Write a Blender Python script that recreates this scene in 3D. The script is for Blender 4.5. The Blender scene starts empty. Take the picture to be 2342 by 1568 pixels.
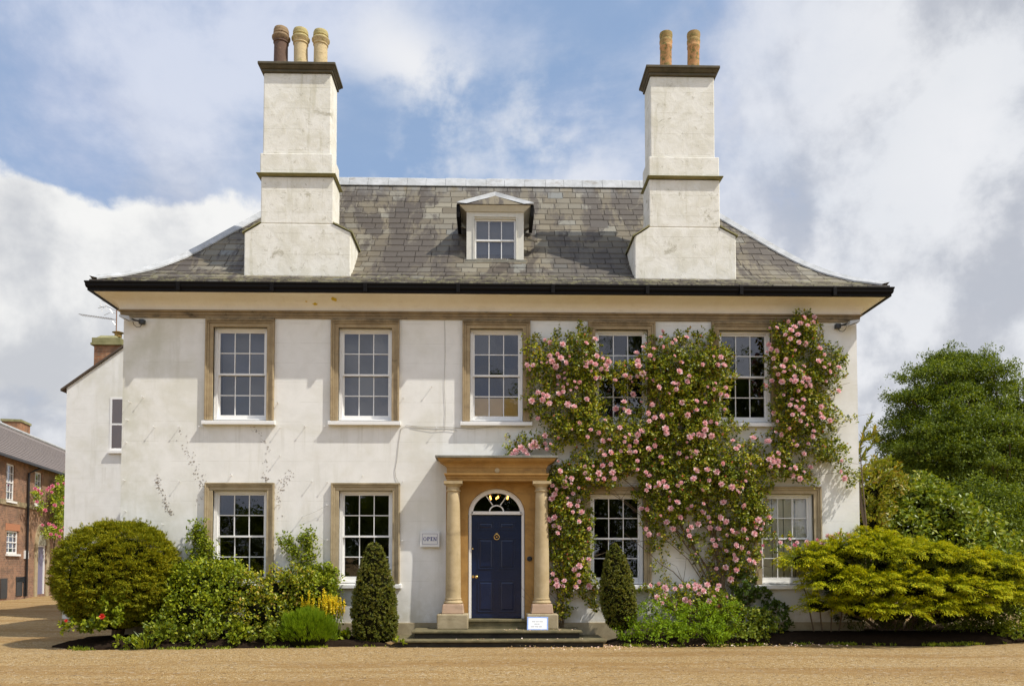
import bpy, math, random
import numpy as np
from mathutils import Vector, Matrix
R = math.radians
scene = bpy.context.scene
col = scene.collection

# ------------------------------------------------------------------ camera
YAW, PITCH, FPX, CAMP = R(1.3), R(2.2), 1840.0, (0.0, -16.0, 1.5)
cam = bpy.data.cameras.new('camera'); camo = bpy.data.objects.new('camera', cam); col.objects.link(camo)
camo.location = CAMP; camo.rotation_euler = (R(90) + PITCH, 0, -YAW)
cam.sensor_width = 36; cam.lens = FPX / 2342 * 36; cam.shift_y = 0.1867; cam.clip_end = 3000
scene.camera = camo

# ------------------------------------------------------------------ sun and exposure
SUN = Vector((2.2, -1.0, 3.26)).normalized()
sl = bpy.data.lights.new('sun', 'SUN'); sl.energy = 4.8; sl.angle = R(0.55); sl.color = (1.0, 0.95, 0.86)
so = bpy.data.objects.new('sun', sl); col.objects.link(so)
so.rotation_euler = SUN.to_track_quat('Z', 'Y').to_euler()
scene.view_settings.view_transform = 'Standard'; scene.view_settings.look = 'None'
scene.view_settings.gamma = 1; scene.view_settings.exposure = 0.0
scene.cycles.max_bounces = 6; scene.cycles.diffuse_bounces = 3; scene.cycles.transparent_max_bounces = 12

# tracing helper: where the line of sight of a measured point of the photograph (2342 px wide) meets a plane of the house
_r = Vector((math.cos(YAW), -math.sin(YAW), 0))
_f = Vector((math.sin(YAW) * math.cos(PITCH), math.cos(YAW) * math.cos(PITCH), math.sin(PITCH)))
_u = _r.cross(_f)
def _ray(x, y):
    return _f + _r * ((x - 1171) / FPX) - _u * ((y - (1292 - FPX * math.tan(PITCH))) / FPX)
def at(x, y, Y=0.0):
    d = _ray(x, y); t = (Y - CAMP[1]) / d.y; p = Vector(CAMP) + d * t
    return p.x, p.z

# ------------------------------------------------------------------ node helper
class NT:
    def __init__(s, tree): s.t = tree; s.n = tree.nodes; s.l = tree.links
    def new(s, typ, **kw):
        n = s.n.new(typ)
        for k, v in kw.items(): setattr(n, k, v)
        return n
    def put(s, sock, v):
        if v is None: return
        if isinstance(v, bpy.types.NodeSocket): s.l.new(v, sock)
        else:
            if sock.type == 'RGBA' and hasattr(v, '__len__') and len(v) == 3: v = (*v, 1)
            sock.default_value = v
    def math(s, op, a, b=None, c=None, clamp=False):
        n = s.new('ShaderNodeMath', operation=op, use_clamp=clamp)
        for i, v in enumerate((a, b, c)):
            if v is not None: s.put(n.inputs[i], v)
        return n.outputs[0]
    def vmath(s, op, a, b=None):
        n = s.new('ShaderNodeVectorMath', operation=op); s.put(n.inputs[0], a)
        if b is not None: s.put(n.inputs['Scale' if op == 'SCALE' else 1], b)
        return n.outputs['Value'] if op in ('DOT_PRODUCT', 'LENGTH', 'DISTANCE') else n.outputs['Vector']
    def mix(s, f, a, b, mode='MIX'):
        n = s.new('ShaderNodeMix', data_type='RGBA', blend_type=mode); s.put(n.inputs[0], f); s.put(n.inputs[6], a); s.put(n.inputs[7], b)
        return n.outputs[2]
    def noise(s, vec, scale, detail=4, rough=.55, dist=0.0):
        n = s.new('ShaderNodeTexNoise'); s.put(n.inputs['Vector'], vec); n.inputs['Scale'].default_value = scale
        n.inputs['Detail'].default_value = detail; n.inputs['Roughness'].default_value = rough; n.inputs['Distortion'].default_value = dist
        return n.outputs['Fac']
    def ss(s, x, lo, hi):
        n = s.new('ShaderNodeMapRange', interpolation_type='SMOOTHSTEP'); s.put(n.inputs[0], x)
        n.inputs[1].default_value = lo; n.inputs[2].default_value = hi
        return n.outputs[0]
    def ramp(s, f, stops):
        n = s.new('ShaderNodeValToRGB'); s.put(n.inputs[0], f); e = n.color_ramp.elements
        while len(e) < len(stops): e.new(0.5)
        for i, (p, c) in enumerate(stops): e[i].position = p; e[i].color = (*c, 1)
        return n.outputs[0]
    def scaled(s, vec, sx, sy, sz):
        n = s.new('ShaderNodeMapping'); s.put(n.inputs[0], vec); n.inputs['Scale'].default_value = (sx, sy, sz); return n.outputs[0]

# ------------------------------------------------------------------ world
world = bpy.data.worlds.new('World'); scene.world = world; world.use_nodes = True
w = NT(world.node_tree); w.n.clear()
sky = w.new('ShaderNodeTexSky', sky_type='NISHITA', sun_disc=False)
sky.sun_elevation = math.asin(SUN.z); sky.sun_rotation = math.atan2(SUN.x, SUN.y); sky.air_density = 1.0; sky.dust_density = 0.6
D = w.new('ShaderNodeTexCoord').outputs['Generated']
sep = w.new('ShaderNodeSeparateXYZ'); w.l.new(D, sep.inputs[0])
zz = w.math('MAXIMUM', sep.outputs[2], 0.0)
inv = w.math('DIVIDE', 1.0, w.math('ADD', zz, 0.55))
flat = w.vmath('SCALE', D, inv)
def blob(px, py, r0, r1):
    c = _ray(px, py).normalized()
    d = w.vmath('DISTANCE', D, tuple(c))
    return w.math('SUBTRACT', 1.0, w.ss(d, r0, r1))
def addm(*a):
    o = a[0]
    for b in a[1:]: o = w.math('ADD', o, b)
    return o
nA = w.noise(flat, 2.6, 9, .56, .25); nB = w.noise(flat, 4.6, 8, .6, .2); nC = w.noise(D, 8.0, 9, .58, .1); nD = w.noise(D, 4.2, 7, .6, .3); nE = w.noise(D, 3.0, 6, .55, .2)
blue = w.math('MAXIMUM', w.math('MAXIMUM', blob(1000, 300, .03, .34), blob(1330, 60, .0, .26)), blob(830, 360, .0, .22))
veil = w.ss(addm(w.math('MULTIPLY', nA, .55), w.math('MULTIPLY', nB, .5), w.math('MULTIPLY', blue, -.125), .03), .40, .62)
skyc = w.vmath('SCALE', sky.outputs[0], 0.14)
skyc = w.mix(.6, skyc, (.32, .48, .74))
vcol = w.mix(w.ss(nB, .35, .65), (.46, .53, .72), (.68, .73, .86))
c1 = w.mix(w.math('ADD', w.math('MULTIPLY', veil, .82), .12), skyc, vcol)
right = w.ss(w.vmath('DOT_PRODUCT', D, (1, 0, 0)), .05, .45)
low = w.math('SUBTRACT', 1.0, w.ss(zz, .18, .55))
gm = w.math('MULTIPLY', w.ss(addm(nD, w.math('MULTIPLY', right, .16), w.math('MULTIPLY', low, .1)), .42, .62), w.math('MAXIMUM', right, low))
gcol = w.mix(w.ss(w.math('ADD', w.math('MULTIPLY', nD, .8), w.math('MULTIPLY', nC, .7)), .66, .86), (.52, .54, .59), (.84, .85, .87))
c2 = w.mix(w.math('MULTIPLY', gm, .9), c1, gcol)
cb = addm(blob(20, 525, .02, .09), blob(110, 570, .02, .08), blob(0, 680, .04, .14), blob(330, 600, .0, .085), blob(430, 560, .0, .085), blob(540, 570, .0, .08), blob(200, 740, .04, .14), blob(420, 720, .04, .14))
puff = w.math('MULTIPLY', addm(blob(1840, 585, .0, .09), blob(2330, 560, .0, .11), blob(2000, 870, .0, .13), blob(2240, 330, .0, .1), blob(1010, 190, .0, .07), blob(890, 110, .0, .07), blob(960, 375, .0, .09), blob(1240, 320, .0, .13)), w.ss(addm(nC, w.math('MULTIPLY', nB, .6)), .72, .95))
cm = w.ss(addm(cb, w.math('MULTIPLY', w.math('SUBTRACT', nC, .5), w.math('MULTIPLY', w.ss(cb, .0, .25), 3.4))), .15, .62)
shade = w.ss(addm(w.math('MULTIPLY', cb, -.12), w.math('MULTIPLY', nC, 1.5), w.math('MULTIPLY', nE, .7), w.math('MULTIPLY', zz, 1.9)), 1.22, 1.72)
ccol = w.mix(shade, (.58, .60, .64), (.92, .92, .91))
c2 = w.mix(w.math('MULTIPLY', puff, .85, clamp=True), c2, (.86, .87, .90))
c3 = w.mix(cm, c2, ccol)
back = w.ss(w.math('MULTIPLY', sep.outputs[1], -1.0), -.1, .5)      # unseen sky behind the camera brightened, added fill light for the facade
c4 = w.vmath('SCALE', c3, w.math('ADD', 1.0, w.math('MULTIPLY', back, .42)))
bg = w.new('ShaderNodeBackground'); w.l.new(c4, bg.inputs[0]); bg.inputs[1].default_value = 1.0
w.l.new(bg.outputs[0], w.new('ShaderNodeOutputWorld').inputs[0])

# ------------------------------------------------------------------ materials
def mat(name):
    m = bpy.data.materials.new(name); m.use_nodes = True; t = NT(m.node_tree)
    return m, t, t.n['Principled BSDF']
def objc(t): return t.new('ShaderNodeTexCoord').outputs['Object']
def bump(t, b, h, strength, dist=.01):
    n = t.new('ShaderNodeBump'); n.inputs['Strength'].default_value = strength; n.inputs['Distance'].default_value = dist
    t.put(n.inputs['Height'], h); t.l.new(n.outputs[0], b.inputs['Normal'])
def simple(name, c, rough=.6, metal=0.0, var=.12, scale=12, spec=.5):
    m, t, b = mat(name); o = objc(t)
    n = t.noise(o, scale, 5, .6)
    cc = t.mix(n, tuple(x * (1 - var) for x in c), tuple(min(1, x * (1 + var)) for x in c))
    t.put(b.inputs['Base Color'], cc); b.inputs['Roughness'].default_value = rough; b.inputs['Metallic'].default_value = metal; b.inputs['Specular IOR Level'].default_value = spec
    return m

def wall_mat():
    m, t, b = mat('painted_render'); o = objc(t)
    big = t.noise(o, .55, 6, .6, .5); mid = t.noise(o, 3, 7, .65, .3); fine = t.noise(o, 40, 3, .6)
    streak = t.noise(t.scaled(o, 2.5, 2.5, .25), 1.0, 6, .65)
    c = t.mix(t.ss(mid, .35, .7), (.795, .785, .745), (.735, .725, .68))
    c = t.mix(t.math('MULTIPLY', t.ss(big, .50, .66), .55), c, (.62, .60, .50))
    c = t.mix(t.math('MULTIPLY', t.ss(streak, .53, .68), .42), c, (.58, .565, .48))
    sp = t.new('ShaderNodeSeparateXYZ'); t.l.new(o, sp.inputs[0])
    # green-grey weathering of the left end of the wall and splash marks at the foot
    le = t.math('MULTIPLY', t.math('SUBTRACT', 1.0, t.ss(sp.outputs[0], -7.3, -5.2)), t.ss(t.noise(o, 1.3, 6, .65), .38, .66))
    c = t.mix(t.math('MULTIPLY', le, .65), c, (.52, .51, .40))
    # lined-out ashlar joints in the render
    zc = t.math('FRACT', t.math('DIVIDE', sp.outputs[2], .395))
    ln = t.math('MULTIPLY', t.math('LESS_THAN', zc, .022), t.ss(t.noise(o, 2.2, 4, .6), .42, .56))
    c = t.mix(t.math('MULTIPLY', ln, .36), c, (.46, .44, .37))
    fz = t.math('MULTIPLY', t.math('MULTIPLY', t.ss(sp.outputs[2], 3.5, 4.25), t.math('SUBTRACT', 1.0, t.ss(sp.outputs[2], 4.27, 4.30))), t.ss(t.noise(t.scaled(o, 7, 7, .3), 1.0, 5, .7), .52, .66))
    c = t.mix(t.math('MULTIPLY', fz, .35), c, (.52, .50, .42))
    ft = t.math('MULTIPLY', t.math('SUBTRACT', 1.0, t.ss(sp.outputs[2], .35, 1.1)), t.ss(t.noise(o, 3.5, 7, .7), .36, .6))
    c = t.mix(t.math('MULTIPLY', ft, .5), c, (.50, .46, .34))
    spot = t.ss(t.noise(o, 22, 4, .7), .68, .76)
    c = t.mix(t.math('MULTIPLY', spot, .3), c, (.45, .43, .36))
    t.put(b.inputs['Base Color'], c); b.inputs['Roughness'].default_value = .75
    bump(t, b, t.math('ADD', t.math('MULTIPLY', mid, .6), t.math('ADD', t.math('MULTIPLY', fine, .25), t.math('MULTIPLY', ln, -.35))), .3, .012)
    return m
def chim_mat():
    m, t, b = mat('weathered_render'); o = objc(t)
    mid = t.noise(o, 3.0, 8, .68, .4); fine = t.noise(o, 30, 4, .65)
    c = t.mix(t.ss(mid, .38, .64), (.80, .78, .71), (.69, .665, .57))
    c = t.mix(t.math('MULTIPLY', t.ss(t.noise(o, 2.3, 9, .78, .6), .57, .66), .75), c, (.36, .33, .24))
    c = t.mix(t.math('MULTIPLY', t.ss(t.noise(o, 7.5, 8, .75, .5), .60, .68), .6), c, (.33, .30, .22))
    c = t.mix(t.math('MULTIPLY', t.ss(t.noise(t.scaled(o, 5, 5, .4), 1, 6, .7), .55, .68), .5), c, (.50, .47, .34))
    sp = t.new('ShaderNodeSeparateXYZ'); t.l.new(o, sp.inputs[0])
    ln = t.math('MULTIPLY', t.math('LESS_THAN', t.math('FRACT', t.math('DIVIDE', sp.outputs[2], .43)), .018), t.ss(mid, .38, .55))
    c = t.mix(t.math('MULTIPLY', ln, .6), c, (.40, .37, .28))
    t.put(b.inputs['Base Color'], c); b.inputs['Roughness'].default_value = .85
    bump(t, b, t.math('ADD', t.math('MULTIPLY', mid, 1.3), t.math('MULTIPLY', fine, .15)), .5, .02)
    return m
def stone_mat(name, c1, c2, stain=(.05, .045, .03), amt=.5, topstain=None):
    m, t, b = mat(name); o = objc(t)
    mid = t.noise(o, 4, 7, .65, .3); fine = t.noise(o, 45, 4, .7)
    c = t.mix(t.ss(mid, .3, .7), c1, c2)
    c = t.mix(t.math('MULTIPLY', t.ss(t.noise(t.scaled(o, 1, 1, 2.5), 2.2, 7, .7), .56, .70), amt), c, stain)
    if topstain is not None:
        sp = t.new('ShaderNodeSeparateXYZ'); t.l.new(o, sp.inputs[0])
        ts = t.math('MULTIPLY', t.ss(sp.outputs[2], topstain, topstain + .15), t.ss(t.noise(o, 3, 6, .7), .35, .6))
        c = t.mix(t.math('MULTIPLY', ts, .75), c, stain)
    c = t.mix(t.math('MULTIPLY', t.ss(fine, .5, .8), .25), c, tuple(x * .5 for x in c1))
    t.put(b.inputs['Base Color'], c); b.inputs['Roughness'].default_value = .85
    bump(t, b, t.math('ADD', mid, t.math('MULTIPLY', fine, .4)), .5, .01)
    return m
def slate_mat():
    m, t, b = mat('slate'); o = objc(t)
    rnd = t.new('ShaderNodeNewGeometry').outputs['Random Per Island']
    c = t.ramp(rnd, [(0, (.11, .088, .056)), (.2, (.165, .134, .082)), (.4, (.15, .128, .088)), (.6, (.205, .168, .104)), (.78, (.18, .162, .122)), (.92, (.26, .23, .165)), (1, (.185, .19, .175))])
    sp = t.new('ShaderNodeSeparateXYZ'); t.l.new(o, sp.inputs[0])
    st = t.noise(t.scaled(o, 1.5, .40, .48), 1.0, 8, .72, .6)
    c = t.mix(t.math('MULTIPLY', t.ss(st, .46, .545), .9), c, (.055, .040, .030))
    # right chimney's shadow painted into the slates; old dark water stain below the dormer's left side
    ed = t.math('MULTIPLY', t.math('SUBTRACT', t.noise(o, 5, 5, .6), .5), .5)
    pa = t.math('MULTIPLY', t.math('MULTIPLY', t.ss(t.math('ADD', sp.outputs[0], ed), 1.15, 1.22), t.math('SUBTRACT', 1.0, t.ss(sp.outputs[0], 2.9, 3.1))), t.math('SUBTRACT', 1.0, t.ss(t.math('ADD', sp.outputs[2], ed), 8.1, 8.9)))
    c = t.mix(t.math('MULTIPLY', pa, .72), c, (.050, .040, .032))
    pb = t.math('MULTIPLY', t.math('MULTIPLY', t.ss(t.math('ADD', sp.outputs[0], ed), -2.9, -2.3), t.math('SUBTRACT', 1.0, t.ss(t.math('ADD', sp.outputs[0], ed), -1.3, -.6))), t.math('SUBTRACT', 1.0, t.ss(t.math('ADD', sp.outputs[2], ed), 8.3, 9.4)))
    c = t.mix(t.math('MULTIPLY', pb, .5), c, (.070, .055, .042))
    # rain-washed grey under the lead ridge
    top = t.math('MULTIPLY', t.ss(sp.outputs[2], 10.0, 10.6), t.ss(t.noise(t.scaled(o, 4, 1, .8), 1.0, 5, .6), .35, .6))
    c = t.mix(t.math('MULTIPLY', top, .6), c, (.24, .24, .235))
    # moss and lichen on the lowest courses
    lm = t.math('MULTIPLY', t.math('SUBTRACT', 1.0, t.ss(sp.outputs[2], 7.1, 7.6)), t.ss(t.noise(o, 7, 7, .7), .48, .62))
    c = t.mix(t.math('MULTIPLY', lm, .75), c, (.30, .28, .13))
    c = t.mix(t.math('MULTIPLY', t.ss(t.noise(o, 25, 5, .7), .62, .72), .35), c, (.30, .28, .21))
    c = t.mix(t.math('MULTIPLY', t.noise(o, 60, 3, .6), .35), c, (.10, .09, .07))
    t.put(b.inputs['Base Color'], c); b.inputs['Roughness'].default_value = .62
    bump(t, b, t.math('ADD', t.noise(o, 14, 6, .65), t.noise(t.scaled(o, 1, 1, 1), 60, 3)), .45, .008)
    return m
def brick_mat(scale=1.0, pal=((.30, .15, .085), (.17, .085, .055)), mortar=(.30, .25, .18)):
    m, t, b = mat('brick'); uv = t.new('ShaderNodeTexCoord').outputs['UV']
    n = t.new('ShaderNodeTexBrick'); t.put(n.inputs['Vector'], uv); n.inputs['Scale'].default_value = 1
    n.inputs['Brick Width'].default_value = .225 * scale; n.inputs['Row Height'].default_value = .075 * scale; n.inputs['Mortar Size'].default_value = .006
    n.inputs['Color1'].default_value = (*pal[0], 1); n.inputs['Color2'].default_value = (*pal[1], 1); n.inputs['Mortar'].default_value = (*mortar, 1); n.inputs['Bias'].default_value = 0
    o = objc(t)
    c = t.mix(t.ss(t.noise(o, .9, 6, .65), .42, .66), n.outputs[0], (.33, .19, .11))
    c = t.mix(t.math('MULTIPLY', t.ss(t.noise(o, 2.2, 8, .75, .4), .47, .6), .65), c, (.13, .085, .055))
    t.put(b.inputs['Base Color'], c); b.inputs['Roughness'].default_value = .9
    bump(t, b, n.outputs[1], -.5, .01)
    return m
def gravel_mat():
    m, t, b = mat('gravel'); o = objc(t)
    v = t.new('ShaderNodeTexVoronoi'); t.put(v.inputs['Vector'], o); v.inputs['Scale'].default_value = 75; v.inputs['Randomness'].default_value = 1
    v2 = t.new('ShaderNodeTexVoronoi'); t.put(v2.inputs['Vector'], o); v2.inputs['Scale'].default_value = 19
    hs = t.new('ShaderNodeSeparateColor'); t.l.new(v.outputs['Color'], hs.inputs[0])
    hs2 = t.new('ShaderNodeSeparateColor'); t.l.new(v2.outputs['Color'], hs2.inputs[0])
    c = t.ramp(hs.outputs[0], [(0, (.21, .125, .045)), (.3, (.34, .215, .08)), (.62, (.44, .29, .12)), (.88, (.52, .365, .17)), (1, (.68, .58, .40))])
    tr = t.noise(t.scaled(o, .10, .9, 1), 1.0, 6, .62, .4)     # wheel and rake tracks run along the front
    c = t.mix(t.math('MULTIPLY', t.ss(tr, .46, .58), .6), c, (.30, .17, .055))
    c = t.mix(t.math('MULTIPLY', t.ss(t.noise(t.scaled(o, .25, 1.6, 1), 1.7, 6, .65), .5, .68), .35), c, (.46, .35, .20))
    c = t.mix(t.math('MULTIPLY', t.ss(hs2.outputs[1], .93, .98), .35), c, (.60, .52, .40))
    c = t.mix(t.math('MULTIPLY', t.ss(hs2.outputs[0], .93, .97), .5), c, (.13, .085, .045))
    t.put(b.inputs['Base Color'], c); b.inputs['Roughness'].default_value = .95
    b.inputs['Specular IOR Level'].default_value = .2
    h = t.math('ADD', t.math('MULTIPLY', v.outputs['Distance'], -1.0), t.math('ADD', t.math('MULTIPLY', tr, 2.0), t.noise(o, 9, 5, .6)))
    bump(t, b, h, .9, .02)
    return m
def leaf_mat(name, stops, rough=.45, trans=.28, spec=.4, tint=(1.6, 1.5, .55)):
    m = bpy.data.materials.new(name); m.use_nodes = True; t = NT(m.node_tree); b = t.n['Principled BSDF']
    rnd = t.new('ShaderNodeNewGeometry').outputs['Random Per Island']
    n = len(stops); c = t.ramp(rnd, [(i / max(1, n - 1), s) for i, s in enumerate(stops)])
    c = t.mix(t.math('MULTIPLY', t.ss(t.noise(objc(t), 1.1, 4, .6), .42, .6), .45), c, tuple(x * 1.1 for x in stops[1]))
    t.put(b.inputs['Base Color'], c); b.inputs['Roughness'].default_value = rough; b.inputs['Specular IOR Level'].default_value = spec
    tr = t.new('ShaderNodeBsdfTranslucent'); t.put(tr.inputs[0], t.mix(1.0, c, tint, 'MULTIPLY'))
    mx = t.new('ShaderNodeMixShader'); mx.inputs[0].default_value = trans
    t.l.new(b.outputs[0], mx.inputs[1]); t.l.new(tr.outputs[0], mx.inputs[2]); t.l.new(mx.outputs[0], t.n['Material Output'].inputs[0])
    return m
def glass_mat(name='window_glass', k=2.3):
    m = bpy.data.materials.new(name); m.use_nodes = True; t = NT(m.node_tree); t.n.remove(t.n['Principled BSDF'])
    fr = t.new('ShaderNodeFresnel'); fr.inputs[0].default_value = 1.5
    gl = t.new('ShaderNodeBsdfGlossy'); gl.inputs['Roughness'].default_value = .02; gl.inputs['Color'].default_value = (.92, .93, 1, 1)
    bp = t.new('ShaderNodeBump'); bp.inputs['Strength'].default_value = .12; bp.inputs['Distance'].default_value = .01
    t.put(bp.inputs['Height'], t.noise(objc(t), 5, 2, .5)); t.l.new(bp.outputs[0], gl.inputs['Normal'])
    tp = t.new('ShaderNodeBsdfTransparent'); tp.inputs[0].default_value = (.86, .88, .87, 1)
    mx = t.new('ShaderNodeMixShader'); t.put(mx.inputs[0], t.math('MULTIPLY', fr.outputs[0], k, clamp=True))
    t.l.new(tp.outputs[0], mx.inputs[1]); t.l.new(gl.outputs[0], mx.inputs[2]); t.l.new(mx.outputs[0], t.n['Material Output'].inputs[0])
    return m
def pot_mat(name, base, lichen, amt, dark):
    m, t, b = mat(name); o = objc(t)
    n = t.noise(o, 9, 7, .7, .5)
    c = t.mix(t.ss(n, .62 - amt, .72 - amt * .6), base, lichen)
    sp = t.new('ShaderNodeSeparateXYZ'); t.l.new(o, sp.inputs[0])
    c = t.mix(t.math('MULTIPLY', t.ss(t.math('ADD', sp.outputs[2], t.math('MULTIPLY', n, .2)), .74, .86), .6), c, lichen)
    c = t.mix(t.math('MULTIPLY', t.ss(t.noise(o, 17, 6, .7), .55, .66), .5), c, dark)
    t.put(b.inputs['Base Color'], c); b.inputs['Roughness'].default_value = .85; bump(t, b, n, .9, .015)
    return m

M = dict(deadv=simple('dry_creeper', (.20, .15, .10), .9),
    
    wall=wall_mat(), chim=chim_mat(),
    white=simple('white_paint', (.80, .79, .76), .4, 0, .05, 30), offwhite=simple('aged_white_paint', (.66, .64, .56), .5, 0, .14, 16),
    cove=stone_mat('cream_cove_paint', (.86, .83, .75), (.82, .78, .69), (.62, .56, .42), .3),
    black=simple('black_gutter_paint', (.005, .004, .0035), .55, 0, .3, 20, .12),
    stone=stone_mat('tan_stone', (.40, .31, .18), (.29, .215, .12), (.075, .055, .03), .45, 6.25),
    stoneg=stone_mat('tan_stone_ground_floor', (.42, .34, .21), (.32, .25, .145), (.14, .11, .05), .4, 3.02),
    bandst=stone_mat('stone_band', (.31, .235, .135), (.20, .15, .09), (.035, .028, .02), .75),
    porch=stone_mat('ochre_stone', (.44, .255, .075), (.33, .18, .05), (.17, .10, .04), .55),
    column=stone_mat('pale_column_stone', (.50, .39, .225), (.41, .31, .16), (.22, .165, .09), .45),
    slab=stone_mat('grey_slab', (.27, .26, .21), (.15, .145, .12), (.05, .05, .03), .5),
    block=stone_mat('lichened_stone', (.42, .35, .22), (.30, .24, .14), (.11, .10, .055), .5),
    step=stone_mat('mossy_step_stone', (.18, .145, .07), (.085, .075, .033), (.03, .028, .014), .6),
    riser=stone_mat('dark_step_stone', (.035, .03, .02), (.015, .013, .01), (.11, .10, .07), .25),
    capst=stone_mat('mossy_cap_stone', (.11, .09, .055), (.06, .052, .03), (.12, .115, .045), .5),
    ledge=stone_mat('mossy_ledge', (.30, .28, .14), (.20, .19, .08), (.09, .09, .03), .5),
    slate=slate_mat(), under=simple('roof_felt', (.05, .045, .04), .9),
    lead=stone_mat('lead_capping', (.50, .51, .52), (.36, .37, .37), (.20, .165, .12), .6),
    navy=simple('navy_gloss_paint', (.004, .012, .045), .24, 0, .35, 3),
    brass=simple('brass', (.80, .55, .20), .25, 1.0), iron=simple('dark_iron', (.03, .035, .04), .4, .3),
    glass=glass_mat(), dark=simple('dark_room', (.035, .032, .03), .9),
    blind=simple('cream_shutter', (.82, .78, .64), .7, 0, .06, 3), ochre=simple('ochre_blind', (.75, .52, .20), .8, 0, .1, 3), grey=simple('grey_blind', (.19, .19, .20), .85, 0, .15, 2),
    brick=brick_mat(), brickc=brick_mat(1.0, ((.42, .17, .07), (.30, .12, .05)), (.33, .27, .18)),
    wood=simple('bark', (.12, .085, .055), .9, 0, .4, 25), twig=simple('twig', (.075, .05, .03), .9, 0, .4, 40),
    stem=simple('rose_stem', (.14, .10, .055), .8, 0, .35, 30),
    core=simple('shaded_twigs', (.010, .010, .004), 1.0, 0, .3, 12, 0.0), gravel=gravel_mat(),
    soil=simple('dark_soil', (.022, .015, .010), 1.0, 0, .6, 30, 0.0),
    plastic=simple('grey_plastic', (.45, .45, .43), .4), lens=simple('lamp_glass', (.62, .63, .60), .15), blackp=simple('black_plastic', (.02, .02, .02), .4),
    alu=simple('aluminium', (.45, .43, .40), .4, .8), rust=simple('rusty_pole', (.25, .15, .10), .6, .3),
    board=simple('sign_board', (.72, .72, .70), .4, 0, .02), ink=simple('blue_ink', (.03, .045, .20), .5), pale_ink=simple('pale_blue_edge', (.20, .30, .58), .5), grey_ink=simple('faded_grey_ink', (.30, .30, .32), .5),
    redc=simple('red_brown_curtain', (.30, .17, .10), .8), mauve=simple('mauve_door_paint', (.16, .15, .24), .4),
    pipe=simple('black_pipe', (.012, .010, .010), .4), cable=simple('grey_cable', (.33, .31, .27), .6), yellow=simple('yellow_bare_patch', (.62, .45, .03), .8),
)
_e = mat('warm_bulb'); _e[2].inputs['Emission Color'].default_value = (1, .42, .08, 1); _e[2].inputs['Emission Strength'].default_value = 9; M['bulb'] = _e[0]

# ------------------------------------------------------------------ geometry helpers
def tag(o, label=None, cat=None, group=None, kind=None):
    if label: o['label'] = label
    if cat: o['category'] = cat
    if group: o['group'] = group
    if kind: o['kind'] = kind
    return o
def empty(name, loc=(0, 0, 0), rz=0, label=None, cat=None, group=None):
    o = bpy.data.objects.new(name, None); col.objects.link(o); o.location = loc; o.rotation_euler = (0, 0, rz); o.empty_display_size = .3
    return tag(o, label, cat, group)
def obj_from(name, V, F, mt, parent=None, smooth=False, mids=None, uv=None):
    me = bpy.data.meshes.new(name); me.from_pydata([tuple(v) for v in V], [], F)
    for m in (mt if isinstance(mt, (list, tuple)) else [mt]): me.materials.append(m)
    if mids: me.polygons.foreach_set('material_index', mids)
    if smooth: me.polygons.foreach_set('use_smooth', [True] * len(F))
    if uv:
        l = me.uv_layers.new(name='UVMap')
        l.data.foreach_set('uv', [c for f in me.polygons for vi in f.vertices for c in uv(me.vertices[vi].co, f.normal)])
    me.validate(); me.update()
    o = bpy.data.objects.new(name, me); col.objects.link(o)
    if parent: o.parent = parent
    return o
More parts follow.
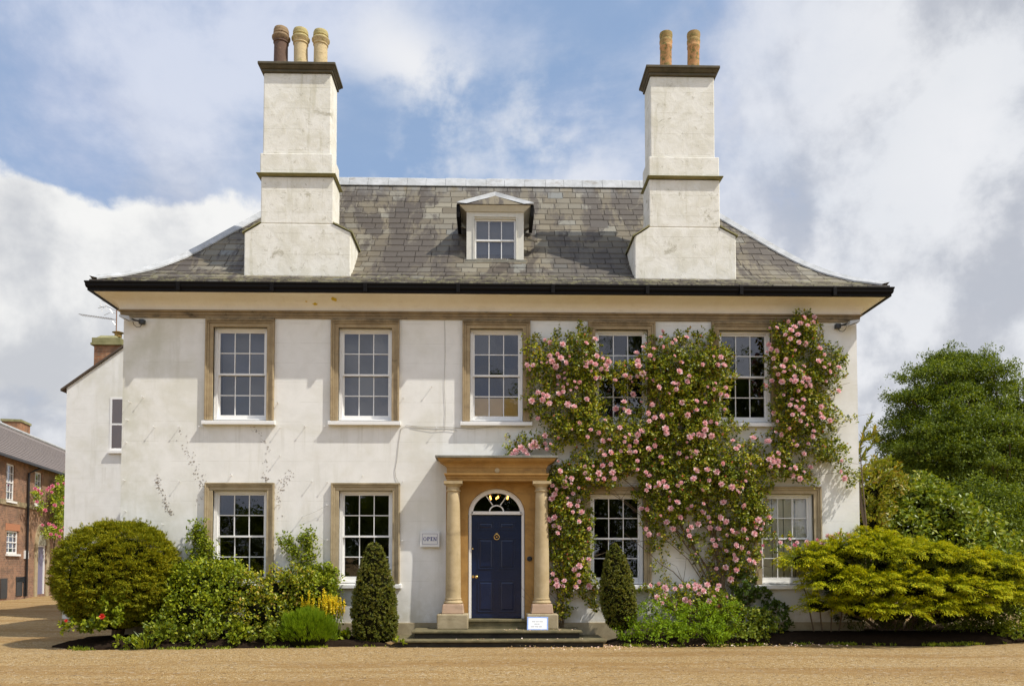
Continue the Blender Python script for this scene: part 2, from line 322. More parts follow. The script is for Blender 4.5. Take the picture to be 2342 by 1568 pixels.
class MB:
    def __init__(s): s.V = []; s.F = []; s.m = []; s.cur = 0
    def add(s, V, F):
        n = len(s.V); s.V += [tuple(v) for v in V]; s.F += [tuple(i + n for i in f) for f in F]; s.m += [s.cur] * len(F); return s
    def box(s, x0, x1, y0, y1, z0, z1):
        return s.add([(x0, y0, z0), (x1, y0, z0), (x1, y1, z0), (x0, y1, z0), (x0, y0, z1), (x1, y0, z1), (x1, y1, z1), (x0, y1, z1)],
                     [(0, 3, 2, 1), (4, 5, 6, 7), (0, 1, 5, 4), (1, 2, 6, 5), (2, 3, 7, 6), (3, 0, 4, 7)])
    def frustum(s, a, b):      # a, b = (x0,x1,y0,y1,z)
        return s.add([(a[0], a[2], a[4]), (a[1], a[2], a[4]), (a[1], a[3], a[4]), (a[0], a[3], a[4]), (b[0], b[2], b[4]), (b[1], b[2], b[4]), (b[1], b[3], b[4]), (b[0], b[3], b[4])],
                     [(0, 3, 2, 1), (4, 5, 6, 7), (0, 1, 5, 4), (1, 2, 6, 5), (2, 3, 7, 6), (3, 0, 4, 7)])
    def prism(s, pts, y0, y1):  # pts in x,z ; extruded along y
        n = len(pts)
        V = [(x, y0, z) for x, z in pts] + [(x, y1, z) for x, z in pts]
        F = [tuple(range(n)), tuple(range(2 * n - 1, n - 1, -1))] + [(i, i + n, (i + 1) % n + n, (i + 1) % n) for i in range(n)]
        return s.add(V, F)
    def tube(s, P, r, seg=6, r2=None):
        P = [Vector(p) for p in P]; n = len(P); V = []; F = []
        for i, p in enumerate(P):
            d = (P[min(i + 1, n - 1)] - P[max(i - 1, 0)]).normalized()
            a = d.cross(Vector((0, 0, 1)) if abs(d.z) < .9 else Vector((1, 0, 0))).normalized(); b = d.cross(a)
            rr = r if r2 is None else r + (r2 - r) * i / (n - 1)
            for k in range(seg):
                t = 2 * math.pi * k / seg; V.append(p + a * math.cos(t) * rr + b * math.sin(t) * rr)
        for i in range(n - 1):
            for k in range(seg):
                F.append((i * seg + k, i * seg + (k + 1) % seg, (i + 1) * seg + (k + 1) % seg, (i + 1) * seg + k))
        F += [tuple(range(seg - 1, -1, -1)), tuple(range((n - 1) * seg, n * seg))]
        return s.add(V, F)
    def lathe(s, prof, cx=0, cy=0, seg=24, wob=0):
        V = []; F = []; n = len(prof)
        for r, z in prof:
            for k in range(seg):
                t = 2 * math.pi * k / seg; V.append((cx + r * math.cos(t), cy + r * math.sin(t), z))
        for i in range(n - 1):
            for k in range(seg): F.append((i * seg + k, i * seg + (k + 1) % seg, (i + 1) * seg + (k + 1) % seg, (i + 1) * seg + k))
        F += [tuple(range(seg - 1, -1, -1)), tuple(range((n - 1) * seg, n * seg))]
        return s.add(V, F)
    def ring(s, prof, hx=7.36, yb=6.0):   # profile (offset from wall face, z) swept round the house
        V = []; F = []; n = len(prof)
        for off, z in prof:
            V += [(-hx - off, -off, z), (hx + off, -off, z), (hx + off, yb + off, z), (-hx - off, yb + off, z)]
        for i in range(n - 1):
            for k in range(4): F.append((i * 4 + k, i * 4 + (k + 1) % 4, (i + 1) * 4 + (k + 1) % 4, (i + 1) * 4 + k))
        return s.add(V, F)
    def build(s, name, mt, parent=None, smooth=False, uv=None, bevel=0):
        o = obj_from(name, s.V, s.F, mt, parent, smooth, s.m if isinstance(mt, (list, tuple)) else None, uv)
        if bevel:
            b = o.modifiers.new('bevel', 'BEVEL'); b.width = bevel; b.segments = 2; b.limit_method = 'ANGLE'; b.angle_limit = R(40)
        return o
def smooth_by(o, ang=40):
    for p in o.data.polygons: p.use_smooth = True
    try: o.data.set_sharp_from_angle(angle=R(ang))
    except Exception: pass
    return o

# ------------------------------------------------------------------ leaf engine (numpy)
rng = np.random.default_rng(7); random.seed(7)
def nrm(v): return v / np.maximum(1e-9, np.linalg.norm(v, axis=1, keepdims=True))
def rnd(n): return nrm(rng.normal(size=(n, 3)))
def leaf_arrays(P, Dr, L, W, up=(0, 0, 1), fold=.25, roll=.8):
    """one folded pointed leaf (5 vertices, 2 faces... as one island) per point; Dr is its pointing direction"""
    n = len(P); L = np.broadcast_to(L, n)[:, None]; W = np.broadcast_to(W, n)[:, None]
    N = nrm((np.array(up)[None] if np.ndim(up) == 1 else up) + rnd(n) * roll); S = nrm(np.cross(Dr, N) + 1e-6); N = np.cross(S, Dr)
    a = P; b = P + Dr * L * .45 + S * W * .5 + N * W * fold; c = P + Dr * L; d = P + Dr * L * .45 - S * W * .5 + N * W * fold
    return np.stack([a, b, c, d], 1).reshape(-1, 3)
def leaf_object(name, blocks, mt, parent=None):
    """blocks = list of (verts Nx3 in groups of 4, material index); each leaf is two triangles sharing its midrib"""
    V = np.concatenate([b for b, _ in blocks]).astype(np.float32)
    mi = np.concatenate([np.full(len(b) // 4 * 2, k, np.int32) for b, k in blocks])
    nl = len(V) // 4; base = np.arange(nl, dtype=np.int32)[:, None] * 4
    tri = (base + np.array([[0, 1, 2, 0, 2, 3]], np.int32)).reshape(-1)
    me = bpy.data.meshes.new(name); me.vertices.add(len(V)); me.vertices.foreach_set('co', V.ravel())
    me.loops.add(len(tri)); me.loops.foreach_set('vertex_index', tri)
    me.polygons.add(nl * 2); me.polygons.foreach_set('loop_start', np.arange(nl * 2, dtype=np.int32) * 3)
    me.polygons.foreach_set('loop_total', np.full(nl * 2, 3, np.int32))
    for m in (mt if isinstance(mt, (list, tuple)) else [mt]): me.materials.append(m)
    me.polygons.foreach_set('material_index', mi); me.update(calc_edges=True)
    o = bpy.data.objects.new(name, me); col.objects.link(o)
    if parent: o.parent = parent
    return o
def clump_leaves(C, N, per, cr, L, W, out=.8, jit=.8, upb=.15, flat=1.0, roll=.55):
    """per leaves round each clump centre C (normal N)"""
    n = len(C); P = np.repeat(C, per, 0); NN = np.repeat(N, per, 0)
    off = rnd(n * per) * (rng.random((n * per, 1)) ** .5) * cr; off[:, 2] *= flat
    Dr = nrm(NN * out + rnd(n * per) * jit + np.array([0, 0, upb]))
    return leaf_arrays(P + off, Dr, L * rng.uniform(.6, 1.25, n * per), W * rng.uniform(.7, 1.2, n * per), up=NN * .8 + np.array([0, 0, .75]), roll=roll)

GREEN = leaf_mat('leaf_green', [(.06, .095, .008), (.13, .18, .010), (.22, .27, .012), (.32, .36, .018), (.43, .45, .04)], .40, .25, .25)
ROSEL = leaf_mat('rose_leaf', [(.035, .058, .007), (.09, .125, .009), (.19, .23, .011), (.33, .35, .016), (.50, .50, .035), (.44, .25, .05)], .36, .25, .32)
YEWL = leaf_mat('yew_needle', [(.07, .095, .005), (.14, .16, .006), (.23, .235, .008), (.34, .31, .010), (.44, .36, .014)], .6, .2, .15)
BOXL = leaf_mat('box_leaf', [(.04, .060, .008), (.09, .115, .012), (.16, .175, .018), (.28, .27, .03), (.22, .16, .04)], .4, .18, .3)
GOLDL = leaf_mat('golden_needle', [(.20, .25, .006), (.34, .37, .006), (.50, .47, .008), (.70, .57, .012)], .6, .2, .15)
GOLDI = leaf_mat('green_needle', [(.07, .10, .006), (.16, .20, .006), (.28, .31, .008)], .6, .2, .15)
TREEL = leaf_mat('tree_leaf', [(.045, .070, .008), (.085, .125, .010), (.15, .195, .014), (.25, .29, .020)], .5, .3, .2)
OLIVEL = leaf_mat('olive_leaf', [(.10, .13, .012), (.19, .22, .016), (.32, .31, .025), (.36, .22, .04)], .4, .25, .3)
BIGL = leaf_mat('broad_leaf', [(.07, .11, .012), (.14, .19, .016), (.23, .28, .022), (.38, .36, .04)], .4, .25, .3)
FEATH = leaf_mat('feathery_leaf', [(.12, .20, .008), (.19, .29, .010), (.28, .38, .016)], .6, .3, .2)
IVYL = leaf_mat('dark_leaf', [(.04, .07, .010), (.07, .11, .013), (.11, .16, .018)], .4, .2, .25)
YFLOW = leaf_mat('yellow_petal', [(.85, .58, .010), (.90, .68, .02), (.90, .75, .05)], .5, .3, tint=(1, 1, 1))
PINK = leaf_mat('pink_petal', [(.72, .28, .30), (.85, .47, .48), (.90, .63, .63), (.94, .80, .78)], .5, .3, .2, (1, .95, 1))
MAGENTA = leaf_mat('deep_pink_petal', [(.55, .10, .20), (.70, .20, .30), (.78, .38, .42)], .5, .3, .2, (1, 1, 1))
RED = leaf_mat('red_petal', [(.60, .03, .02), (.72, .06, .04)], .5, tint=(1, 1, 1))
BUD = leaf_mat('coral_bud', [(.65, .12, .07), (.75, .22, .15)], .5, tint=(1, 1, 1))

# ------------------------------------------------------------------ ground
def sheet(name, x0, x1, y0, y1, nx, ny, zf, mt):
    V = [(x0 + (x1 - x0) * i / nx, y0 + (y1 - y0) * j / ny, 0) for j in range(ny + 1) for i in range(nx + 1)]
    V = [(x, y, zf(x, y)) for x, y, _ in V]
    F = [(j * (nx + 1) + i, j * (nx + 1) + i + 1, (j + 1) * (nx + 1) + i + 1, (j + 1) * (nx + 1) + i) for j in range(ny) for i in range(nx)]
    return obj_from(name, V, F, mt, None, True)
tag(sheet('terrain', -900, 900, -900, 900, 2, 2, lambda x, y: -.12, simple('grassland', (.05, .085, .02), .9, 0, .3, 2)), kind='structure')
tag(sheet('gravel_forecourt', -60, 60, -60, 60, 240, 240, lambda x, y: .018 * math.sin(x * 1.3 + y * .5) * math.cos(y * 1.1) + .012 * math.sin(x * .37 - y * 2.1), M['gravel']), kind='structure')
def bed(name, pts, hz):
    # raised soil bed: outline polygon at ground with a domed top
    cx = sum(p[0] for p in pts) / len(pts); cy = sum(p[1] for p in pts) / len(pts); V = []; F = []
    n = len(pts); rings = [(1.0, -.03), (.985, .03), (.9, hz * .6), (.6, hz), (.25, hz)]
    for k, z in rings:
        for x, y in pts:
            V.append((cx + (x - cx) * k + random.uniform(-.03, .03), cy + (y - cy) * k + random.uniform(-.02, .02), z + random.uniform(-.012, .012)))
    for r in range(len(rings) - 1):
        for i in range(n): F.append((r * n + i, r * n + (i + 1) % n, (r + 1) * n + (i + 1) % n, (r + 1) * n + i))
    F.append(tuple(range((len(rings) - 1) * n, len(rings) * n)))
    return tag(obj_from(name, V, F, M['soil'], None, True), kind='structure')
def outline(front, yb):
    pts = []
    for (xa, ya), (xb, yb2) in zip(front, front[1:]):
        for k in range(8): pts.append((xa + (xb - xa) * k / 8, ya + (yb2 - ya) * k / 8))
    pts.append(front[-1]); xs = [p[0] for p in front]
    for k in range(1, 16): pts.append((xs[-1] + (xs[0] - xs[-1]) * k / 16, yb))
    return pts
bed('flower_bed_soil', outline([(-8.2, .2), (-8.1, -1.0), (-7.2, -1.55), (-5.2, -1.42), (-3.2, -1.2), (-1.85, -1.1)], .3), .16)
bed('flower_bed_soil', outline([(2.0, -1.0), (3.2, -1.1), (4.6, -.95), (6.0, -.75), (8.0, -1.05), (9.8, -.7), (12.5, .3)], 2.4), .2)

# ------------------------------------------------------------------ the house
H = empty('white_house', (0, 0, 0), 0, 'two-storey white rendered house with slate hipped roof, two tall white chimneys and stone porch', 'house')
HX = 7.36
first_c = [-5.05, -2.57, .05, 2.57, 5.07]; OPW = .53
WINS = [(c, 4.38, 6.24, 6.42, 0) for c in first_c] + [(-5.02, 1.15, 2.98, 3.14, 1), (-2.54, 1.15, 2.98, 3.14, 1), (2.46, 1.13, 2.92, 3.07, 1), (5.89, 1.13, 2.93, 3.08, 1)]
holes = [(c - OPW, c + OPW, z0, z1) for c, z0, z1, _, _ in WINS] + [(-.55, .66, .2, 3.08)]
xs = sorted({-HX, HX} | {v for h in holes for v in h[:2]}); zs = sorted({-.1, 6.62} | {v for h in holes for v in h[2:]})
xs2 = []
for a, b in zip(xs, xs[1:]): xs2.append(a)
xs2.append(xs[-1])
mb = MB()
def inhole(x, z): return any(h[0] < x < h[1] and h[2] < z < h[3] for h in holes)
for a, b in zip(xs, xs[1:]):
    for c, d in zip(zs, zs[1:]):
        if not inhole((a + b) / 2, (c + d) / 2): mb.add([(a, 0, c), (b, 0, c), (b, 0, d), (a, 0, d)], [(0, 1, 2, 3)])
RD = .24
for x0, x1, z0, z1 in holes:
    mb.add([(x0, 0, z0), (x0, 0, z1), (x0, RD, z1), (x0, RD, z0)], [(0, 1, 2, 3)]); mb.add([(x1, 0, z0), (x1, RD, z0), (x1, RD, z1), (x1, 0, z1)], [(0, 1, 2, 3)])
    mb.add([(x0, 0, z1), (x1, 0, z1), (x1, RD, z1), (x0, RD, z1)], [(0, 1, 2, 3)]); mb.add([(x0, 0, z0), (x0, RD, z0), (x1, RD, z0), (x1, 0, z0)], [(0, 1, 2, 3)])
mb.add([(-HX, 0, -.1), (-HX, 0, 6.62), (-HX, 6, 6.62), (-HX, 6, -.1)], [(0, 1, 2, 3)]); mb.add([(HX, 0, -.1), (HX, 6, -.1), (HX, 6, 6.62), (HX, 0, 6.62)], [(0, 1, 2, 3)])
mb.add([(-HX, 6, -.1), (-HX, 6, 6.62), (HX, 6, 6.62), (HX, 6, -.1)], [(0, 1, 2, 3)])
mb.build('wall', M['wall'], H)
mb = MB()   # dark rooms behind the windows
for z0, z1 in ((.3, 3.45), (3.6, 6.5)):
    for xa, xb in ((-7.3, -1.1), (-1.0, 1.15), (1.25, 7.3)):
        mb.add([(xa, .245, z0), (xb, .245, z0), (xb, 4.2, z0), (xa, 4.2, z0), (xa, .245, z1), (xb, .245, z1), (xb, 4.2, z1), (xa, 4.2, z1)], [(0, 1, 2, 3), (7, 6, 5, 4), (1, 5, 6, 2), (2, 6, 7, 3), (3, 7, 4, 0)])
mb.build('room_interior', M['dark'], H)
# stone plinth
mb = MB(); mb.box(-7.40, -1.08, -.045, -.002, -.1, .37); mb.box(1.2, 7.40, -.045, -.002, -.1, .37); mb.build('plinth', M['block'], H, bevel=.01)
# band, cove, gutter
MB().ring([(.002, 6.42), (.035, 6.42), (.035, 6.47), (.055, 6.475), (.05, 6.52), (.085, 6.53), (.09, 6.56), (.002, 6.562)]).build('stone_band', M['bandst'], H)
cp = [(.06, 6.564)] + [(.06 + .38 * (1 - math.cos(t)), 6.564 + .25 * math.sin(t)) for t in [math.pi / 2 * k / 8 for k in range(9)]] + [(.46, 6.815)]
smooth_by(MB().ring(cp).build('cove', M['cove'], H), 50)
mb = MB(); mb.ring([(.42, 6.80), (.485, 6.80), (.488, 6.85), (.505, 6.855), (.518, 6.89), (.52, 6.93), (.532, 6.95), (.532, 6.975), (.51, 6.975), (.50, 6.90), (.42, 6.89), (.42, 6.80)])
gut = mb.build('gutter', M['black'], H)
for gx in (-6.1, -4.3, -2.5, -.7, 1.15, 3.0, 4.85, 6.7):
    q = MB(); q.box(gx - .035, gx + .035, -.543, -.47, 6.79, 6.965); q.build('gutter_union', M['black'], gut, bevel=.006)
for px, py, s in ((716, 688, .05), (763, 681, .06), (697, 684, .025), (1168, 712, .03)):
    x, z = at(px, py, -.28); V = [(x, 0, z)]; n = 10
    V = []; zz0 = z
    for k in range(n):
        a = 2 * math.pi * k / n; rr = s * random.uniform(.6, 1.3); dz = rr * .4 * math.sin(a)
        zt = zz0 + dz; tt = math.asin(max(-1, min(1, (zt - 6.564) / .25))); V.append((x + rr * math.cos(a), -(.06 + .38 * (1 - math.cos(tt))) - .004, zt - .003))
    obj_from('bare_patch', V, [tuple(range(n))], M['yellow'], H)

# roof
SP = [0, .4, .82, 1.2, 1.55, 1.9, 2.3, 2.6, 3.0, 3.5]; ZP = [6.99, 7.20, 7.50, 7.85, 8.24, 8.66, 9.13, 9.49, 10.01, 10.71]
def rz(s): return float(np.interp(s, SP, ZP))
ss_ = np.linspace(0, 3.5, 200); arc = np.concatenate([[0], np.cumsum(np.hypot(np.diff(ss_), np.diff([rz(s) for s in ss_])))])
def s_of(a): return float(np.interp(a, arc, ss_))
EX, EY0, EY1 = HX + .46, -.48, 6.46
mb = MB(); K = 14
for k in range(K):
    s0, s1 = 3.5 * k / K, 3.5 * (k + 1) / K; z0, z1 = rz(s0) - .03, rz(s1) - .03
    a = [(-EX + s0, EY0 + s0, z0), (EX - s0, EY0 + s0, z0), (EX - s0, EY1 - s0, z0), (-EX + s0, EY1 - s0, z0)]
    b = [(-EX + s1, EY0 + s1, z1), (EX - s1, EY0 + s1, z1), (EX - s1, EY1 - s1, z1), (-EX + s1, EY1 - s1, z1)]
    mb.add(a + b, [(0, 1, 5, 4), (1, 2, 6, 5), (2, 3, 7, 6), (3, 0, 4, 7)])
roof = mb.build('roof', M['under'], H)
def slates(face):
    mb = MB(); total = arc[-1]; ex = .25; a = 0.0; k = 0
    half = lambda s: (EX - s) if face in 'fb' else (3.47 - s)
    ctr = 0 if face in 'fb' else 2.99
    def P(u, s, lift):
        z = rz(s) + lift
        return {'f': (u, EY0 + s, z), 'b': (-u, EY1 - s, z), 'l': (-EX + s, ctr - u, z), 'r': (EX - s, ctr + u, z)}[face]
    while a < total - .05:
        ee = ex * (.62 if k < 3 else 1.0) * random.uniform(.97, 1.03)
        s0, s1 = s_of(a), s_of(min(total, a + ee + .05)); x = -half(s0) - random.uniform(0, .3)
        while x < half(s0):
            wd = random.uniform(.27, .42); g = .006
            x0, x1 = max(x + g, -half(s0)), min(x + wd - g, half(s0)); xt0, xt1 = max(x + g, -half(s1)), min(x + wd - g, half(s1))
            if x1 - x0 > .02 and xt1 > xt0 - .4:
                if xt1 <= xt0: xt0 = xt1 = (x0 if x0 > 0 else x1)
                xt0 = max(-half(s1), min(xt0, half(s1))); xt1 = min(half(s1), max(xt1, -half(s1)))
                t = random.uniform(.010, .022); tl = random.uniform(-.004, .004); js = random.uniform(-.012, .012) - (random.uniform(.03, .07) if random.random() < .025 else 0)
                sa = max(0, s0 + js)
                mb.add([P(x0, sa, t + .012), P(x1, sa, t + .012 + tl), P(xt1, s1, .002), P(xt0, s1, .002), P(x0, sa, -.012), P(x1, sa, -.012)],
                       [(0, 1, 2, 3), (4, 5, 1, 0), (4, 0, 3), (1, 5, 2)])
            x += wd
        a += ee; k += 1
    return mb
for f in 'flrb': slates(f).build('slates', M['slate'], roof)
# hips and ridge in lead
for sx in (-1, 1):
    for yb in (0, 1):
        mb = MB(); rows = []
        for k in range(29):
            s = 3.5 * k / 28; x = sx * (EX - s); y = (EY0 + s) if not yb else (EY1 - s); z = rz(s); sy = 1 if not yb else -1; wv = .15
            rows.append([(x - sx * wv, y, z + .03), (x - sx * wv, y, z + .062), (x, y - 0.0, z + .10), (x, y + sy * wv, z + .062), (x, y + sy * wv, z + .03)])
        V = [p for r in rows for p in r]; F = []
        for k in range(28):
            for j in range(4): F.append((k * 5 + j, k * 5 + j + 1, k * 5 + 6 + j, k * 5 + 5 + j))
        mb.add(V, F); mb.build('hip_capping', M['lead'], roof)
mb = MB(); x = -EX + 3.45
while x < EX - 3.45:
    x1 = min(x + random.uniform(.42, .5), EX - 3.45); dz = random.uniform(-.008, .012)
    mb.prism([(0, 0)] * 0 + [(-.17, 10.66 + dz), (-.02, 10.845 + dz), (.02, 10.845 + dz), (.17, 10.66 + dz), (.17, 10.64 + dz), (-.17, 10.64 + dz)], x, x1 - .006) if False else None
    pr = [(-.17, 10.495), (-.18, 10.51), (-.05, 10.74 + dz), (.0, 10.77 + dz), (.05, 10.74 + dz), (.18, 10.51), (.17, 10.495), (0, 10.71)]
    n = len(pr); V = [(x, 3 + py, pz) for py, pz in pr] + [(x1 - .006, 3 + py, pz) for py, pz in pr]
    mb.add(V, [tuple(range(n))[::-1], tuple(range(n, 2 * n))] + [(i, (i + 1) % n, (i + 1) % n + n, i + n) for i in range(n)])
    x = x1
mb.build('ridge_capping', M['lead'], roof)

# chimneys
def chimney(shaft, low, ledge, band, block, cap, pots, shoulders):
    Y0, DP = .05, .66
    mb = MB()
    bx0, bx1, zb, zs_ = block; cx0, cx1 = low
    # lower block with weathered shoulders (one outline, extruded)
    pts = [(bx0, zb - .25), (bx1, zb - .25), (bx1, zs_), (cx1, shoulders), (cx0, shoulders), (bx0, zs_ - .02)]
    mb.prism(pts, Y0, Y0 + 1.15)
    mb.box(cx0, cx1, Y0 + .004, Y0 + DP, shoulders, ledge[2])
    mb.box(band[0], band[1], Y0 - .012, Y0 + DP + .012, ledge[2] + .05, band[2])
    mb.box(shaft[0], shaft[1], Y0 + .02, Y0 + DP - .02, band[2], shaft[2])
    ch = mb.build('chimney', M['chim'], H, bevel=.02)
    m2 = MB(); m2.frustum((cx0 - .01, cx1 + .01, Y0 - .01, Y0 + DP + .01, ledge[2] + .012), (ledge[0], ledge[1], Y0 - .07, Y0 + DP + .07, ledge[2] + .03)); m2.box(ledge[0] - .01, ledge[1] + .01, Y0 - .08, Y0 + DP + .08, ledge[2] + .031, ledge[2] + .05)
    m2.build('drip_ledge', M['ledge'], ch, bevel=.008)
    m3 = MB(); z = shaft[2]; a, b = shaft[0], shaft[1]; g = .085
    m3.box(a - .03, b + .03, Y0 - .02, Y0 + DP + .02, z, z + .055); m3.frustum((a - .035, b + .035, Y0 - .025, Y0 + DP + .025, z + .057), (a - g, b + g, Y0 - .075, Y0 + DP + .075, z + .12)); m3.box(a - g - .015, b + g + .015, Y0 - .09, Y0 + DP + .09, z + .122, z + .18)
    m3.build('chimney_cap', M['capst'], ch, bevel=.012)
    # mossy copings on the shoulders
    for (xa, za), (xb, zb2) in (((bx1 + .04, zs_ - .01), (cx1, shoulders + .02)), ((bx0 - .04, zs_ - .03), (cx0, shoulders + .02))):
        n = 6; m4 = MB()
        for k in range(n):
            f0, f1 = k / n, (k + 1) / n; xx0, zz0 = xa + (xb - xa) * f0, za + (zb2 - za) * f0; xx1, zz1 = xa + (xb - xa) * f1, za + (zb2 - za) * f1; j = random.uniform(0, .015)
            pts = [(xx0, zz0), (xx1, zz1), (xx1, zz1 + .018 + j), (xx0, zz0 + .018 + j)]
            if xa > xb: pts = pts[::-1]
            m4.prism(pts, Y0 - .02, Y0 + 1.16)
        m4.build('shoulder_coping', M['ledge'], ch)
    fl = MB(); sgn = 1 if pots[0][0] < 0 else -1; X = bx1 if sgn > 0 else bx0
    fl.add([(X + sgn * .005, .52, 7.62), (X + sgn * .10, .50, 7.66), (X + sgn * .22, .62, 7.76), (X + sgn * .14, .8, 7.86), (X + sgn * .01, .75, 7.85), (X + sgn * .09, .6, 7.74)], [(0, 1, 5), (1, 2, 5), (2, 3, 5), (3, 4, 5), (4, 0, 5)])
    fl.build('lead_flashing', M['lead'], ch)
    for px, h, r, kind, mt in pots:
        zb0 = shaft[2] + .18; q = MB()
        if kind: pf = [(r * 1.02, 0), (r * .98, h * .66), (r * 1.10, h * .672), (r * 1.10, h * .69), (r * 1.0, h * .70), (r * 1.05, h * .73), (r * 1.30, h * .775), (r * 1.32, h * .80), (r * 1.26, h * .815), (r * 1.04, h * .825), (r * 1.04, h * .86), (r * 1.12, h * .875), (r * 1.12, h * .90), (r * 1.05, h * .91), (r * 1.10, h * .95), (r * 1.0, h), (r * .8, h), (r * .78, h * .7)]
        else: pf = [(r * 1.02, 0), (r * .98, h * .64), (r * 1.06, h * .66), (r * 1.06, h * .70), (r * 1.0, h * .72), (r * 1.1, h * .78), (r * 1.1, h * .83), (r * 1.02, h * .85), (r * 1.12, h * .95), (r * 1.08, h), (r * .85, h), (r * .8, h * .7)]
        q.lathe([(a, b) for a, b in pf], 0, 0, 28)
        p = smooth_by(q.build('chimney_pot', mt, ch), 35); p.location = (px, Y0 + DP / 2, zb0); p.rotation_euler = (random.uniform(-.015, .015), random.uniform(-.02, .02), random.random() * 6)
    return ch
PB = pot_mat('brown_pot', (.13, .075, .05), (.42, .30, .16), .02, (.03, .03, .03)); PC = pot_mat('cream_pot', (.60, .47, .26), (.36, .32, .10), .04, (.22, .15, .07)); PO = pot_mat('orange_pot', (.58, .30, .12), (.22, .19, .05), .15, (.09, .07, .03))
chimney((-4.675, -3.31, 11.48), (-4.70, -3.245), (-4.77, -3.20, 9.33), (-4.72, -3.26, 9.81), (-5.02, -2.89, 7.32, 8.20), None,
        [(-4.42, .94, .142, True, PB), (-4.0, .91, .142, True, PC), (-3.60, .88, .140, True, PC)], 8.37)
chimney((3.20, 4.52, 11.52), (3.16, 4.61), (3.13, 4.66, 9.36), (3.155, 4.60, 9.83), (2.86, 4.93, 7.29, 8.20), None,
        [(3.59, .92, .122, False, PO), (4.17, .94, .125, False, PO)], 8.37)

# dormer
def pane_grid(x0, x1, z0, z1, y, cols, rows, tilt=.006):
    mb = MB()
    for i in range(cols):
        for j in range(rows):
            a, b = x0 + (x1 - x0) * i / cols, x0 + (x1 - x0) * (i + 1) / cols; c, d = z0 + (z1 - z0) * j / rows, z0 + (z1 - z0) * (j + 1) / rows
            t1, t2 = random.uniform(-tilt, tilt), random.uniform(-tilt, tilt)
            wdt, hgt = b - a, d - c
            mb.add([(a, y - t1 * wdt - t2 * hgt, c), (b, y + t1 * wdt - t2 * hgt, c), (b, y + t1 * wdt + t2 * hgt, d), (a, y - t1 * wdt + t2 * hgt, d)], [(0, 1, 2, 3)])
    return mb
DX, DY = .025, .78
mb = MB(); yb_ = 1.95
mb.add([(DX - .60, DY + .02, 7.90), (DX - .60, DY + .02, 8.98), (DX - .60, yb_, 8.98), (DX - .60, yb_, 8.6), (DX - .60, DY + .3, 8.1)], [(0, 1, 2, 3, 4)])
mb.add([(DX + .60, DY + .02, 7.90), (DX + .60, DY + .3, 8.1), (DX + .60, yb_, 8.6), (DX + .60, yb_, 8.98), (DX + .60, DY + .02, 8.98)], [(0, 1, 2, 3, 4)])
for a, b in ((-.605, -.44), (.44, .605)): mb.box(DX + a, DX + b, DY, DY + .12, 7.93, 8.97)
mb.box(DX - .439, DX + .439, DY + .003, DY + .12, 8.83, 8.968)
for a, b in ((-.46, -.439), (.439, .46)): mb.box(DX + a, DX + b, DY - .02, DY + .001, 7.95, 8.86)
mb.box(DX - .46, DX + .46, DY - .022, DY + .001, 8.861, 8.885)
dm = mb.build('dormer', M['offwhite'], H)
mb = MB(); pts = [(DX - .62, 8.97), (DX + .62, 8.97), (DX + .74, 9.07), (DX - .74, 9.07)]; mb.frustum((DX - .62, DX + .62, DY - .03, yb_, 8.97), (DX - .76, DX + .76, DY - .13, yb_, 9.065)); mb.build('dormer_cornice', M['offwhite'], dm)
# dormer roof: small hipped front, lead hips, slate faces
fz, az = 9.07, 9.42; e = .80; yf = DY - .16; ya = DY + .12; yB = 2.35
mb = MB(); mb.add([(DX - e, yf, fz), (DX + e, yf, fz), (DX, ya, az), (DX - e, yB, fz), (DX + e, yB, fz), (DX, yB, az)], [(0, 1, 2), (1, 4, 5, 2), (3, 0, 2, 5), (0, 3, 4, 1)])
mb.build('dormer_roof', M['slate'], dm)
mb = MB()
for sx in (-1, 1):
    a, b = Vector((DX + sx * (e + .01), yf - .01, fz + .0)), Vector((DX, ya, az + .01)); d = (b - a)
    wv = Vector((-sx * .13, 0, -.005)); up = Vector((0, -.01, .035))
    mb.add([a, a + up, b + up, b, a + wv * 1.6 + Vector((0, -.012, .012)), b + Vector((-sx * .0, -.05, -.075))], [(0, 1, 2, 3), (1, 0, 4), (1, 4, 5, 2)])
    mb.add([a + up, b + up, Vector((DX, yB, az + .045)), Vector((DX + sx * .12, yB, az + .0)), a + up + Vector((sx * .0, .25, 0.002))], [(0, 1, 2, 3, 4)])
mb.build('lead_hips', M['lead'], dm)
for sx in (-1, 1):
    mb = MB(); mb.box(DX + sx * .78 - .035, DX + sx * .78 + .035, DY - .13, DY + .75, 8.80 if sx < 0 else 8.84, 9.065)
    mb.build('dormer_gutter', M['black'], dm)
mb = MB(); mb.box(DX - .62, DX + .66, DY - .06, DY + .06, 7.86, 7.93); mb.build('dormer_sill', M['slab'], dm)
mb = MB(); x0, x1, z0, z1 = DX - .435, DX + .435, 7.935, 8.83; y = DY + .05
mb.box(x0, x0 + .035, y, y + .04, z0, z1); mb.box(x1 - .035, x1, y, y + .04, z0, z1); mb.box(x0 + .035, x1 - .035, y, y + .04, z0, z0 + .05); mb.box(x0 + .035, x1 - .035, y, y + .04, z1 - .035, z1)
mb.box(x0 + .035, x1 - .035, y - .01, y + .04, 8.36, 8.395)
for k in (1, 2):
    xx = x0 + .035 + (x1 - x0 - .07) * k / 3; mb.box(xx - .009, xx + .009, y + .005, y + .035, z0 + .051, 8.359); mb.box(xx - .009, xx + .009, y + .005, y + .035, 8.396, z1 - .036)
mb.build('window_frame', M['white'], dm)
pane_grid(x0, x1, z0, z1, y + .022, 3, 2, .02).build('window_glass', M['glass'], dm)
